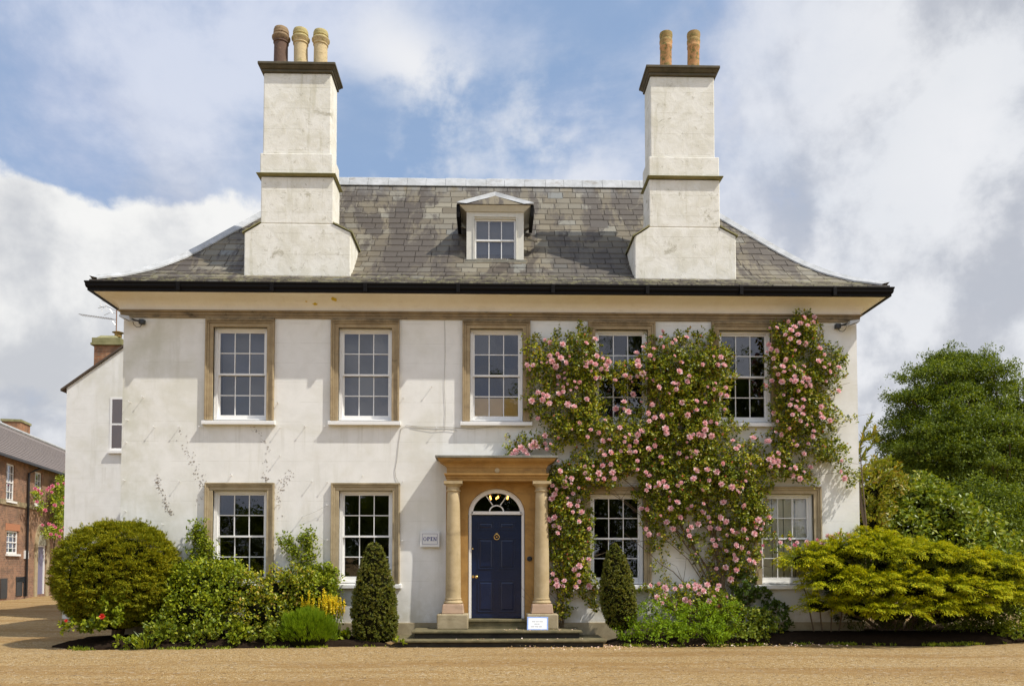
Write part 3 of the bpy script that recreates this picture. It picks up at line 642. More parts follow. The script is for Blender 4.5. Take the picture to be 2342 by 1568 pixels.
mb = MB(); mb.add([(DX - .5, y + .12, 7.9), (DX + .5, y + .12, 7.9), (DX + .5, y + .12, 8.9), (DX - .5, y + .12, 8.9)], [(0, 1, 2, 3)]); mb.build('window_blind', M['grey'], dm)
mb = MB(); fx = DX + .62; mb.add([(fx, DY - .01, 8.45), (fx + .12, DY - .02, 8.40), (fx + .28, DY + .05, 8.36), (fx + .30, DY + .2, 8.40), (fx + .02, DY + .3, 8.5)], [(0, 1, 2, 3, 4)]); mb.build('lead_flashing', M['lead'], dm)

# windows
def sash_window(c, z0, z1, zt, kind, idx):
    x0, x1 = c - OPW + .005, c + OPW - .005; y = .085
    mb = MB(); fw = .055
    zb, zt2 = z0 + .03, z1 - .005
    mb.box(x0, x0 + fw, y, y + .14, zb, zt2); mb.box(x1 - fw, x1, y, y + .14, zb, zt2); mb.box(x0 + fw, x1 - fw, y, y + .14, zt2 - .05, zt2); mb.box(x0 - .0, x1, y - .05, y + .14, z0 + .002, zb)
    ix0, ix1 = x0 + fw, x1 - fw; m = (z0 + z1) / 2 + .01; st = .03
    def sash(za, zc, yy, rail_b, rail_t):
        mb.box(ix0, ix0 + st, yy, yy + .04, za, zc); mb.box(ix1 - st, ix1, yy, yy + .04, za, zc)
        mb.box(ix0 + st, ix1 - st, yy, yy + .04, za, za + rail_b); mb.box(ix0 + st, ix1 - st, yy, yy + .04, zc - rail_t, zc)
        zm = (za + rail_b + zc - rail_t) / 2
        mb.box(ix0 + st, ix1 - st, yy + .004, yy + .036, zm - .0085, zm + .0085)
        for k in (1, 2):
            xx = ix0 + st + (ix1 - ix0 - 2 * st) * k / 3
            mb.box(xx - .0085, xx + .0085, yy + .006, yy + .034, za + rail_b, zm - .009); mb.box(xx - .0085, xx + .0085, yy + .006, yy + .034, zm + .009, zc - rail_t)
    sash(m - .018, zt2 - .051, y + .03, .036, .03)       # upper, outer sash
    sash(zb + .001, m + .018, y + .075, .095, .034)      # lower sash behind it
    wdw = mb.build('window', M['white'], H)
    g = pane_grid(ix0 + .01, ix1 - .01, m, zt2 - .06, y + .05, 3, 2, .014 if kind else .024); g2 = pane_grid(ix0 + .01, ix1 - .01, zb + .05, m, y + .095, 3, 2, .012); g.add(g2.V, g2.F)
    g.build('glass', M['glass'], wdw)
    # stone architrave in three steps, standing proud of the wall
    mb = MB(); a, b = x0 - .005, x1 + .005
    steps = [(.0, .075, -.035), (.075, .115, -.055), (.115, .15, -.075)]
    zbt = z0 - .01
    for d0, d1, yy in steps:
        t0, t1 = (d0, d1)
        mb.box(a - d1, a - d0, yy, .06 if d0 == 0 else -.001, zbt, z1 + t0 + (.0 if kind else 0)); mb.box(b + d0, b + d1, yy, .06 if d0 == 0 else -.001, zbt, z1 + t0)
        mb.box(a - d1, b + d1, yy, .06 if d0 == 0 else -.001, z1 + t0, z1 + t1)
    if not kind:
        mb.box(a - .15, b + .15, -.045, -.001, z1 + .15, 6.419)
    mb.build('architrave', M['stoneg'] if kind else M['stone'], wdw, bevel=.006)
    sp = 0.0
    mb = MB(); mb.add([(c - .72, -.11, z0 - .105), (c + .72, -.11, z0 - .105), (c + .72, -.0015, z0 - .105), (c - .72, -.0015, z0 - .105), (c - .72, -.11, z0 - .03), (c + .72, -.11, z0 - .03), (c + .72, -.0015, z0 - .015), (c - .72, -.0015, z0 - .015)],
                      [(0, 3, 2, 1), (4, 5, 6, 7), (0, 1, 5, 4), (1, 2, 6, 5), (2, 3, 7, 6), (3, 0, 4, 7)])
    mb.build('sill', M['white'], wdw, bevel=.008)
    mb = MB(); mb.box(c - OPW + .01, c + OPW - .01, -.0, .08, z0 - .01, z0 + .001); mb.build('inner_sill', M['white'], wdw)
    return wdw, (ix0, ix1, zb, m, zt2, y)
for i, (c, z0, z1, zt, kd) in enumerate(WINS):
    wd, (a, b, zb, m, zt2, y) = sash_window(c, z0, z1, zt, kd, i)
    if i in (0, 1): MB().box(a, b, y + .30, y + .31, zb, zt2).build('blind', M['grey'], wd)
    if i == 2: MB().box(a, b, y + .125, y + .135, zb, zb + .47).build('blind', M['ochre'], wd)
    if i == 8:
        q = MB(); wdt = (b - a)
        for k in range(4):
            q.box(a + wdt * k / 4 + .008, a + wdt * (k + 1) / 4 - .008, y + .13, y + .15, zb, zt2)
            q.box(a + wdt * k / 4 + .05, a + wdt * (k + 1) / 4 - .05, y + .122, y + .129, zb + .15, m - .1); q.box(a + wdt * k / 4 + .05, a + wdt * (k + 1) / 4 - .05, y + .122, y + .129, m + .05, zt2 - .1)
        q.build('shutter', M['blind'], wd)

# porch
PX = .055
P = empty('porch'); P.parent = H
# ashlar panel with the arched opening
aw, ah, zs0 = .565, .51, 2.52; NA = 20
arc_pts = [(PX + aw * math.cos(t), zs0 + ah * math.sin(t)) for t in [math.pi * k / NA for k in range(NA + 1)]]
mb = MB(); yf, ybk = -.07, .12; xl, xr, zt0 = PX - 1.0, PX + 1.02, 3.14
mb.box(xl, PX - aw, yf, ybk, .28, zs0); mb.box(PX + aw, xr, yf, ybk, .28, zs0)
top = [(xr - (xr - xl) * k / NA, zt0) for k in range(NA + 1)]
for k in range(NA):
    a, b, c, d = arc_pts[k], arc_pts[k + 1], top[k + 1], top[k]
    mb.add([(a[0], yf, a[1]), (b[0], yf, b[1]), (c[0], yf, c[1]), (d[0], yf, d[1]), (a[0], ybk, a[1]), (b[0], ybk, b[1])], [(1, 0, 3, 2), (0, 1, 5, 4)])
mb.add([(xr, yf, zs0), (xr, yf, zt0), (PX + aw, yf, zs0)], [(0, 1, 2)]) if False else None
mb.box(xl, xr, -.045, -.005, zs0, zt0) if False else None
# spandrel sides
mb.add([(xl, yf, zs0), (xl, ybk, zs0), (xl, ybk, zt0), (xl, yf, zt0)], [(0, 3, 2, 1)]); mb.add([(xr, yf, zs0), (xr, ybk, zs0), (xr, ybk, zt0), (xr, yf, zt0)], [(0, 1, 2, 3)])
mb.add([(xr, yf, zs0), (xr, yf, zt0), (PX + aw, yf, zs0)], [(0, 2, 1)]); mb.add([(xl, yf, zs0), (xl, yf, zt0), (PX - aw, yf, zs0)], [(0, 1, 2)])
mb.build('porch_wall', M['porch'], P)
# entablature
mb = MB(); YO = -.40
def layer(hw, yo, z0, z1, hw2=None, yo2=None):
    mb.frustum((PX - hw, PX + hw, yo, -.003, z0), (PX - (hw2 or hw), PX + (hw2 or hw), yo2 or yo, -.003, z1))
layer(.975, -.375, 3.142, 3.195); layer(.99, -.395, 3.196, 3.235); layer(1.005, -.415, 3.236, 3.262, 1.02, -.43); layer(1.02, -.432, 3.263, 3.285)
layer(.97, -.365, 3.286, 3.40)
for (h0, y0, z0), (h1, y1, z1) in zip([(.98, -.375, 3.401), (.995, -.385, 3.44), (1.03, -.41, 3.475), (1.08, -.45, 3.505), (1.13, -.48, 3.535)], [(.995, -.385, 3.44), (1.03, -.41, 3.475), (1.08, -.45, 3.505), (1.13, -.48, 3.535), (1.15, -.495, 3.575)]):
    layer(h0, y0, z0 + .0005, z1, h1, y1)
mb.build('entablature', M['porch'], P)
mb = MB(); mb.box(PX - 1.19, PX + 1.19, -.52, -.003, 3.577, 3.625); mb.build('porch_slab', M['slab'], P, bevel=.008)
mb = MB(); mb.lathe([(.0, 0), (.05, 0), (.045, .012), (.0, .014)], 0, 0, 16); o = mb.build('stone_disc', M['column'], P); o.rotation_euler = (R(90), 0, 0); o.location = (PX + .01, -.366, 3.345)
for sx in (-1, 1):
    cx, cy = PX + (.885 if sx > 0 else -.845), -.235; mb = MB()
    prof = [(.152, .86)] + [(.150 - .030 * ((k / 10) ** 1.6), .88 + 2.05 * k / 10) for k in range(11)] + [(.118, 2.935), (.140, 2.945), (.142, 2.965), (.120, 2.975), (.120, 3.03), (.130, 3.04), (.165, 3.085)]
    mb.lathe(prof, cx, cy, 32); mb.box(cx - .18, cx + .18, cy - .165, cy + .165, 3.086, 3.141)
    mb.lathe([(.175, .752), (.188, .775), (.180, .80), (.160, .812), (.158, .83), (.168, .845), (.160, .859)], cx, cy, 32)
    smooth_by(mb.build('column', M['column'], P), 35)
    m2 = MB(); m2.frustum((cx - .215, cx + .215, cy - .215, cy + .16, .566), (cx - .195, cx + .195, cy - .195, cy + .16, .75)); m2.build('column_base', stone_mat('pink_stone', (.46, .32, .22), (.38, .26, .17), (.2, .15, .09), .3), P, bevel=.015)
    m3 = MB(); xa, xb = (cx - .30, cx + .30) if sx < 0 else (cx - .30, cx + .30); m3.box(xa, xb, cy - .30, -.075, .275, .564); m3.build('plinth_block', M['block'], P, bevel=.02)
# steps
mb = MB(); mb.cur = 0
mb.box(-1.85, 2.06, -1.27, -.05, .095, .135); mb.box(-1.53, 1.66, -.94, -.05, .235, .277); mb.box(PX - .60, PX + .60, -.33, .24, .40, .447)
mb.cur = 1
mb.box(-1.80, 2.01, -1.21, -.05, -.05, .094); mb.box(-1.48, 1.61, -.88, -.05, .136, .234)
mb.cur = 0
mb.box(PX - .58, PX + .58, -.30, .24, .278, .399)
mb.build('steps', [M['step'], M['riser']], H, bevel=.01)
# door frame with fanlight
mb = MB(); fo, fi = .555, .475; yd = .02
mb.box(PX - fo, PX - .53, yd, yd + .11, .448, zs0); mb.box(PX + .53, PX + fo, yd, yd + .11, .448, zs0); mb.box(PX - .53, PX - .50, yd + .015, yd + .11, .448, zs0); mb.box(PX + .50, PX + .53, yd + .015, yd + .11, .448, zs0)
mb.box(PX - .50, PX + .50, yd, yd + .11, 2.51, 2.575)
def arch_band(ao, ho, ai, hi, y0, y1, z=zs0, n=24, t0=0, t1=math.pi):
    T = [t0 + (t1 - t0) * k / n for k in range(n + 1)]
    V = [(PX + ao * math.cos(t), y0, z + ho * math.sin(t)) for t in T] + [(PX + ai * math.cos(t), y0, z + hi * math.sin(t)) for t in T] + [(PX + ao * math.cos(t), y1, z + ho * math.sin(t)) for t in T] + [(PX + ai * math.cos(t), y1, z + hi * math.sin(t)) for t in T]
    F = []; m = n + 1
    for k in range(n):
        F += [(k, k + 1, m + k + 1, m + k), (2 * m + k, 3 * m + k, 3 * m + k + 1, 2 * m + k + 1), (k, 2 * m + k, 2 * m + k + 1, k + 1), (m + k, m + k + 1, 3 * m + k + 1, 3 * m + k)]
    mb.add(V, F)
arch_band(.56, .505, .475, .42, yd, yd + .11)
arch_band(.15, .13, .125, .105, yd + .03, yd + .07, 2.575)
for a, b in (((PX - .075, 2.70), (PX - .215, 2.90)), ((PX + .075, 2.70), (PX + .215, 2.90))):
    sx = 1 if a[0] > PX else -1; w_ = .012
    pts = [(a[0] - w_, a[1]), (a[0] + w_, a[1]), (b[0] + w_, b[1]), (b[0] - w_, b[1])]
    mb.prism(pts, yd + .031, yd + .069)
fr = mb.build('door_frame', M['white'], H, bevel=.004)
V = [(PX + .48 * math.cos(math.pi * k / 20), yd + .055, zs0 + .425 * math.sin(math.pi * k / 20)) for k in range(21)]
obj_from('fanlight_glass', V, [tuple(range(21))], M['glass'], fr)
# door leaf with six raised panels
mb = MB(); x0, x1, zb, zt = PX - .497, PX + .497, .452, 2.508; y = yd + .06
mb.box(x0, x1, y, y + .045, zb, zt)
pw = .325; cxs = (PX - .215, PX + .215)
pans = []
for c in cxs:
    for za, zc in ((2.21, 2.37), (1.42, 2.04), (.57, 1.20)):
        m_ = .022
        mb.box(c - pw / 2, c + pw / 2, y - .012, y - .0005, za, za + m_); mb.box(c - pw / 2, c + pw / 2, y - .012, y - .0005, zc - m_, zc)
        mb.box(c - pw / 2, c - pw / 2 + m_, y - .012, y - .0005, za + m_, zc - m_); mb.box(c + pw / 2 - m_, c + pw / 2, y - .012, y - .0005, za + m_, zc - m_)
        mb.frustum((0, 0, 0, 0, 0), (0, 0, 0, 0, 0)) if False else None
        mb.add([(c - pw / 2 + .04, y - .0005, za + .04), (c + pw / 2 - .04, y - .0005, za + .04), (c + pw / 2 - .04, y - .0005, zc - .04), (c - pw / 2 + .04, y - .0005, zc - .04), (c - pw / 2 + .06, y - .010, za + .06), (c + pw / 2 - .06, y - .010, za + .06), (c + pw / 2 - .06, y - .010, zc - .06), (c - pw / 2 + .06, y - .010, zc - .06)], [(4, 5, 6, 7), (0, 1, 5, 4), (1, 2, 6, 5), (2, 3, 7, 6), (3, 0, 4, 7)])
mb.box(x0 + .01, x1 - .01, y - .03, y - .001, zb, zb + .07)
dr = mb.build('door', M['navy'], H, bevel=.004)
q = MB(); q.lathe([(.012, 0), (.014, .02), (.03, .035), (.034, .055), (.024, .07), (.0, .074)], 0, 0, 18); o = smooth_by(q.build('door_knob', M['brass'], dr), 50); o.rotation_euler = (R(90), 0, 0); o.location = (PX - .395, y - .0005, 1.27)
q = MB(); q.lathe([(.026, 0), (.026, .008), (.0, .010)], 0, 0, 18); o = q.build('keyhole_plate', M['brass'], dr); o.rotation_euler = (R(90), 0, 0); o.location = (PX - .465, y - .0005, 1.275)
q = MB(); q.lathe([(.016, 0), (.016, .006), (.0, .008)], 0, 0, 12); o = q.build('lock_plate', M['brass'], dr); o.rotation_euler = (R(90), 0, 0); o.location = (PX - .475, y - .0005, 1.83)
q = MB(); q.tube([(.052 * math.cos(t), 0, .052 * math.sin(t)) for t in [2 * math.pi * k / 24 for k in range(25)]], .009, 8); q.lathe([(.018, -.01), (.02, .01), (0, .012)], 0, 0, 10); q.box(-.02, .02, -.008, .012, .045, .08); o = smooth_by(q.build('door_knocker', M['brass'], dr), 50); o.location = (PX + .005, y - .014, 2.065)
q = MB(); q.lathe([(.052, 0), (.05, .018), (.036, .022), (.03, .012), (.018, .012), (.014, .026), (.0, .028)], 0, 0, 24); o = smooth_by(q.build('doorbell', M['iron'], P), 40); o.rotation_euler = (R(90), 0, 0); o.location = (PX + .655, -.0705, 1.63)
# lamps burning in the hall behind the fanlight
for k, (dx, dz) in enumerate(((-.13, 2.85), (-.118, 2.815), (.0, 2.82), (.035, 2.845), (.235, 2.85), (.225, 2.82))):
    q = MB(); q.lathe([(.004, -.02), (.018, .0), (.016, .02), (.003, .045)], 0, 0, 10)
    o = q.build('lamp_bulb', M['bulb'], None); o.location = (PX + dx * 1.0, .55, dz + .05); o.scale = (.9, .9, .9)
    if k == 0: LB = empty('hall_chandelier', (PX + .06, .55, 2.95), 0, 'small brass chandelier with lit warm bulbs behind the fanlight over the blue door', 'chandelier')
    o.parent = LB; o.matrix_parent_inverse = Matrix.Translation((-LB.location.x, -LB.location.y, -LB.location.z))
q = MB(); q.tube([(0, 0, .4), (0, 0, 0)], .006); q.tube([(-.2, 0, 0), (-.05, 0, -.06), (0, 0, 0)], .006); q.tube([(.18, 0, 0), (.05, 0, -.06), (0, 0, 0)], .006); q.build('chandelier_arms', M['brass'], LB)

# vine nails driven into the wall, part of the house
NAILS = [(770, 1255, 1), (655, 1300, 1), (630, 1460, 1), (870, 1520, 1), (1093, 1520, 1), (1280, 1525, 1), (1970, 1308, 1), (757, 1040, 2), (777, 1283, 2), (1023, 1270, 2), (1215, 1275, 2), (2258, 882, 2), (1983, 990, 2), (2310, 1292, 2), (775, 1555, 2),
         (485, 628, 3), (480, 775, 3), (693, 778, 3), (893, 755, 3), (483, 893, 3), (628, 945, 3), (380, 105, 4), (850, 152, 4), (1168, 168, 4), (1318, 175, 4), (1660, 112, 4), (2053, 170, 4), (1073, 512, 4), (1320, 403, 4), (830, 392, 4), (835, 680, 4), (1203, 683, 4), (1323, 743, 4), (2052, 750, 4), (2238, 1225, 4)]
SC = {1: (140, 640, 3.563), 2: (500, 740, 3.903), 3: (0, 700, 1.547), 4: (480, 1160, 3.903)}
nail_me = None; nail_pos = []
for a, b, k in NAILS:
    ox, oy, s = SC[k]; x, z = at((ox + a / s) / 1.0931, (oy + b / s) / 1.0931, -.05); nail_pos.append((x, z))
    if nail_me is None:
        q = MB(); q.tube([(0, .02, 0), (0, -.085, .015)], .0055, 6); q.tube([(0, -.086, .015), (0, -.094, .015)], .014, 8); o = q.build('wall_nail', M['white'], H); nail_me = o
    else:
        o = nail_me.copy(); col.objects.link(o)
    o.location = (x, 0, z)
def wires(pairs):
    q = MB()
    for i, j in pairs:
        (x0, z0), (x1, z1) = nail_pos[i], nail_pos[j]
        q.tube([(x0, -.06, z0), ((x0 + x1) / 2, -.06, (z0 + z1) / 2 - .015), (x1, -.06, z1)], .0022, 4)
    return q
q = wires([(27, 28), (30, 31), (31, 32)]); q.build('training_wire', M['cable'], H)
# cable
q = MB()
def path(pts, Y): return [(at(x, y, Y)[0], Y, at(x, y, Y)[1]) for x, y in pts]
q.tube(path([(1017, 733), (1018, 800), (1016, 880), (1019, 940), (1017, 985)], -.012), .0035, 5)
q.tube(path([(1200, 976), (1140, 974), (1080, 980), (1020, 976), (960, 975), (930, 972), (917, 980), (912, 1010), (908, 1050), (903, 1075), (905, 1090), (912, 1105), (914, 1150), (915, 1200), (914, 1250)], -.012), .0045, 5)
q.tube(path([(940, 974), (960, 978), (990, 983), (1020, 981), (1045, 984)], -.016), .0035, 5)
tag(q.build('wall_cable', M['cable']), 'thin grey cable looping along and down the white wall between the middle windows', 'cable')
# dead creeper traces
def specks(pts, n, spread, name, label):
    V = []; F = []
    for _ in range(n):
        k = random.random() * (len(pts) - 1); i = int(k); f = k - i
        px = pts[i][0] + (pts[i + 1][0] - pts[i][0]) * f + random.gauss(0, spread); py = pts[i][1] + (pts[i + 1][1] - pts[i][1]) * f + random.gauss(0, spread * .7)
        x, z = at(px, py); a = random.uniform(-1.2, .2); L = random.uniform(.005, .016); W = random.uniform(.0015, .004); n0 = len(V)
        dx, dz = L * math.cos(a), L * math.sin(a); ex, ez = -W * math.sin(a), W * math.cos(a)
        base = [(x - dx - ex, z - dz - ez), (x + dx - ex, z + dz - ez), (x + dx + ex, z + dz + ez), (x - dx + ex, z - dz + ez)]
        V += [(u, -.006, v) for u, v in base] + [(u, .004, v) for u, v in base]
        F += [(n0, n0 + 1, n0 + 2, n0 + 3), (n0, n0 + 4, n0 + 5, n0 + 1), (n0 + 1, n0 + 5, n0 + 6, n0 + 2), (n0 + 2, n0 + 6, n0 + 7, n0 + 3), (n0 + 3, n0 + 7, n0 + 4, n0)]
    return tag(obj_from(name, V, F, M['deadv']), label, 'dead creeper', 'dry creeper traces on the white wall')
specks([(362, 1085), (362, 1110), (372, 1130), (380, 1160), (395, 1180)], 90, 4, 'dead_creeper', 'dry brown creeper trace on the wall above the big round yew')
specks([(415, 990), (430, 1040), (450, 1070), (462, 1100), (456, 1160)], 70, 7, 'dead_creeper', 'dry brown creeper trace on the wall above and left of the lower left window')
specks([(578, 978), (595, 990), (612, 1030), (605, 1090), (612, 1100)], 60, 4, 'dead_creeper', 'dry brown creeper trace running down from the sill of the upper left window')
specks([(665, 1080), (650, 1095), (640, 1120), (632, 1140), (636, 1180)], 60, 6, 'dead_creeper', 'dry brown creeper trace beside the top right corner of the lower left window')

# floodlights
def floodlight(px, py, mx, my, mir, label):
    x, z = at(mx, my, -.05); r = empty('floodlight', (x, 0, z), 0, label, 'floodlight', 'floodlights at the top corners of the wall')
    s = mir
    q = MB(); q.box(-.05, .05, -.10, -.001, -.045, .045); q.tube([(0, -.08, 0), (-s * .10, -.13, .01), (-s * .17, -.16, .03)], .02, 8); q.build('bracket', M['blackp'], r, bevel=.01)
    q = MB(); q.add([(-s * .12, -.06, .0), (-s * .345, -.06, .05), (-s * .345, -.30, .03), (-s * .12, -.30, -.05), (-s * .16, -.07, .06), (-s * .345, -.07, .09), (-s * .345, -.29, .075), (-s * .16, -.29, .05)], [(0, 1, 2, 3), (4, 7, 6, 5), (0, 4, 5, 1), (1, 5, 6, 2), (2, 6, 7, 3), (3, 7, 4, 0)] if s > 0 else [(3, 2, 1, 0), (5, 6, 7, 4), (1, 5, 4, 0), (2, 6, 5, 1), (3, 7, 6, 2), (0, 4, 7, 3)])
    hd = q.build('lamp_head', M['plastic'], r, bevel=.008)
    q = MB(); q.add([(-s * .16, -.085, -.004), (-s * .325, -.085, .036), (-s * .325, -.275, .022), (-s * .16, -.275, -.046)], [(0, 1, 2, 3)]); q.build('lamp_lens', M['lens'], hd).location = (0, 0, -.006)
    q = MB(); q.tube([(0, -.05, -.04), (-s * .03, -.06, -.10), (-s * .09, -.08, -.115), (-s * .14, -.10, -.07), (-s * .15, -.12, -.01)], .006, 6); q.build('lamp_cable', M['blackp'], r)
floodlight(0, 0, 325, 736, 1, 'grey floodlight on a black bracket at the top left corner of the white wall')
floodlight(0, 0, 1916, 746, -1, 'grey floodlight on a black bracket at the top right corner of the white wall')

# signs
def letter_mesh(chars, hgt):
    q = MB(); x = 0; h = hgt; st = h * .24; th = h * .12; y0, y1 = -.0025, .0
    for ch in chars:
        if ch == 'O':
            n = 20; ro, ri = (h * .42, h * .5), (h * .24, h * .42); cx = x + h * .42
            V = [(cx + ro[0] * math.cos(2 * math.pi * k / n), y0, h / 2 + ro[1] * math.sin(2 * math.pi * k / n)) for k in range(n)] + [(cx + ri[0] * math.cos(2 * math.pi * k / n), y0, h / 2 + ri[1] * math.sin(2 * math.pi * k / n)) for k in range(n)]
            q.add(V, [(k, (k + 1) % n, n + (k + 1) % n, n + k) for k in range(n)]); x += h * .95
        elif ch == 'P':
            q.box(x + .04 * h, x + .36 * h, y0, y1, 0, th); q.box(x + .1 * h, x + .1 * h + st, y0 - .0002, y1, th, h - th); q.box(x + .04 * h, x + .5 * h, y0, y1, h - th, h)
            n = 10; cx = x + .45 * h; cz = (.45 * h + h) / 2; R1, R2 = h * .275, h * .19
            V = [(cx + R1 * math.cos(t), y0, cz + R1 * math.sin(t)) for t in [-math.pi / 2 + math.pi * k / n for k in range(n + 1)]] + [(cx + R2 * .5 * math.cos(t), y0, cz + R2 * math.sin(t)) for t in [-math.pi / 2 + math.pi * k / n for k in range(n + 1)]]
            q.add(V, [(k, k + 1, n + 2 + k, n + 1 + k) for k in range(n)]); x += h * .82
        elif ch == 'E':
            q.box(x + .04 * h, x + .66 * h, y0, y1, 0, th); q.box(x + .12 * h, x + .12 * h + st, y0 - .0002, y1, th, h - th); q.box(x + .04 * h, x + .62 * h, y0, y1, h - th, h); q.box(x + .32 * h, x + .5 * h, y0, y1, .47 * h, .47 * h + th)
            q.box(x + .59 * h, x + .66 * h, y0, y1, th, .26 * h); q.box(x + .55 * h, x + .62 * h, y0, y1, .76 * h, h - th); x += h * .76
        elif ch == 'N':
            q.box(x + .02 * h, x + .28 * h, y0, y1, 0, th); q.box(x + .10 * h, x + .10 * h + th, y0, y1, th, h); q.box(x + .68 * h, x + .68 * h + th, y0, y1, 0, h - th); q.box(x + .58 * h, x + .86 * h, y0, y1, h - th, h)
            q.add([(x + .0 * h, y0 - .0004, h), (x + .24 * h, y0 - .0004, h), (x + .77 * h, y0 - .0004, 0), (x + .60 * h, y0 - .0004, 0)], [(3, 2, 1, 0)]); x += h * .92
    return q, x
S = empty('open_sign', (-1.262, 0, 1.86), 0, 'small white OPEN sign with blue border on the wall left of the porch', 'sign')
q = MB(); q.box(-.19, .19, -.075, -.055, 0, .31); q.box(-.17, .17, -.055, -.001, .02, .04); q.box(-.17, .17, -.055, -.001, .27, .29); bd = q.build('sign_board', M['board'], S, bevel=.003)
q = MB(); x0, x1, z0, z1, t = -.15, .15, .055, .265, .005
for a in ((x0, x1, z0, z0 + t), (x0, x1, z1 - t, z1), (x0, x0 + t, z0 + t, z1 - t), (x1 - t, x1, z0 + t, z1 - t)): q.box(a[0], a[1], -.078, -.0755, a[2], a[3])
q.build('border', M['ink'], bd)
q, wdt = letter_mesh('OPEN', .078); o = q.build('lettering', M['ink'], bd); o.location = (-wdt / 2 + .004, -.0755, .122)
NB = empty('notice_board', (.83, -.74, .28), 0, 'small white notice with pale blue border leaning on the top step by the right column', 'notice')
q = MB(); q.box(-.2, .2, 0, .012, 0, .30); b2 = q.build('notice_panel', M['board'], NB)
q = MB()
for a in ((-.2, .2, 0.002, .02), (-.2, .2, .272, .298), (-.199, -.175, .02, .272), (.175, .199, .02, .272)): q.box(a[0], a[1], -.002, -.0005, a[2], a[3])
q.build('border', M['pale_ink'], b2)
q = MB()
for zc, ws in ((.19, [-.11, -.03, .035, .12]), (.135, [-.06, .0, .055]), (.075, [-.13, -.05, .03, .10])):
    for a, b in zip(ws, ws[1:]):
        x = a
        while x < b - .015:
            q.box(x, x + .008, -.002, -.0005, zc - .014, zc + .014); x += .014
q.build('faded_writing', M['grey_ink'], b2)
b2.rotation_euler = (R(-38), 0, 0); b2.scale = (1, 1, 1); NB.rotation_euler = (0, 0, R(-4))

# ------------------------------------------------------------------ rear wing
Wg = empty('rear_wing', (-8.4, 7, 0), 0, 'white rendered gabled wing standing behind the left end of the house', 'wing')
q = MB(); q.prism([(-3.75, -.1), (3.75, -.1), (3.75, 6.55), (0, 9.29), (-3.75, 6.55)], 0, 7); q.build('wall', M['wall'], Wg)
q = MB()
for s in (-1, 1):
    pts = [(s * 3.9, 6.44), (s * 3.9, 6.50), (0, 9.37), (0, 9.31)]
    if s < 0: pts = pts[::-1]
    q.prism(pts, -.06, 7.05)
q.build('roof', simple('brown_tile', (.09, .065, .045), .8, 0, .3, 9), Wg)
q = MB(); wx, wz0, wz1 = -2.52, 4.75, 6.28
q.box(wx, wx + .06, -.01, .03, wz0, wz1); q.box(wx + .061, wx + 1.0, -.01, .03, wz1 - .06, wz1); q.box(wx + .061, wx + 1.0, -.01, .03, wz0, wz0 + .07); q.box(wx + .94, wx + 1.0, -.01, .03, wz0 + .071, wz1 - .061); q.box(wx + .061, wx + .939, -.008, .03, 5.48, 5.53)
q.box(wx - .02, wx + 1.05, -.09, -.001, wz0 - .08, wz0 - .001)
wn = q.build('window', M['white'], Wg)
q = MB(); q.box(wx + .061, wx + .939, -.006, -.001, wz0 + .071, wz1 - .061); q.build('curtain', M['redc'], wn)
pane_grid(wx + .062, wx + .938, wz0 + .072, wz1 - .062, -.0075, 2, 2, .0005).build('glass', M['glass'], wn)
q = MB(); q.box(-3.2, -2.45, .35, 1.15, 6.6, 8.0); q.box(-3.25, -2.40, .30, 1.2, 7.9, 8.0)
def wuv(c, n): return (c.x + c.y, c.z)
cb_ = MB(); cb_.box(-3.18, -2.42, .35, 1.1, 6.9, 7.86); cho = cb_.build('chimney', M['brickc'], Wg, uv=wuv)
q = MB(); q.box(-3.26, -2.36, .28, 1.17, 7.862, 7.93); q.box(-3.23, -2.40, .30, 1.14, 7.932, 8.08); q.frustum((-3.16, -2.48, .36, 1.05, 8.082), (-3.05, -2.62, .45, .95, 8.18)); q.build('chimney_cap', M['ledge'], cho, bevel=.01)
q = MB(); q.lathe([(.10, 8.181), (.10, 8.30), (.17, 8.31), (.02, 8.36)], -2.62, .62, 14); q.build('chimney_pot', PO, cho)
An = empty('tv_aerial', (-11.08, 7.62, 7.9), 0, 'thin television aerial on a rusty pole above the brick chimney of the rear wing', 'aerial')
q = MB(); q.tube([(0, 0, -.2), (0, 0, 1.3)], .017, 8); q.build('pole', M['rust'], An)
q = MB(); q.tube([(0, 0, .80), (-1.05, -.1, .93)], .011, 5)
for k in range(14): f = k / 13; x = -.12 - .9 * f; z = .80 + .13 * (-x) / 1.05; q.tube([(x, -.12, z), (x, .12, z)], .006, 4); q.tube([(x, -.01, z - .02), (x, -.01, z + .02)], .006, 4)
q.tube([(-.02, 0, .62), (-.12, 0, .78)], .006, 4); q.build('yagi_boom', M['alu'], An)
q = MB()
q.tube([(0, 0, 1.05), (-.30, 0, 1.2)], .01, 5); q.tube([(-.30, 0, 1.2), (-.52, -.05, 1.12)], .008, 5)
for a, b in (((-.42, 0, 1.02), (-.48, 0, 1.32)), ((-.30, 0, 1.06), (-.34, 0, 1.3)), ((-.2, 0, 1.0), (-.36, 0, .93)), ((-.24, 0, 1.28), (-.44, 0, 1.36)), ((-.50, 0, 1.2), (-.36, 0, 1.14))): q.tube([a, b], .007, 4)
q.tube([(-.2, 0, 1.12), (-.12, 0, 1.0), (0, 0, .98)], .006, 4)
q.build('grid_aerial', M['alu'], An)

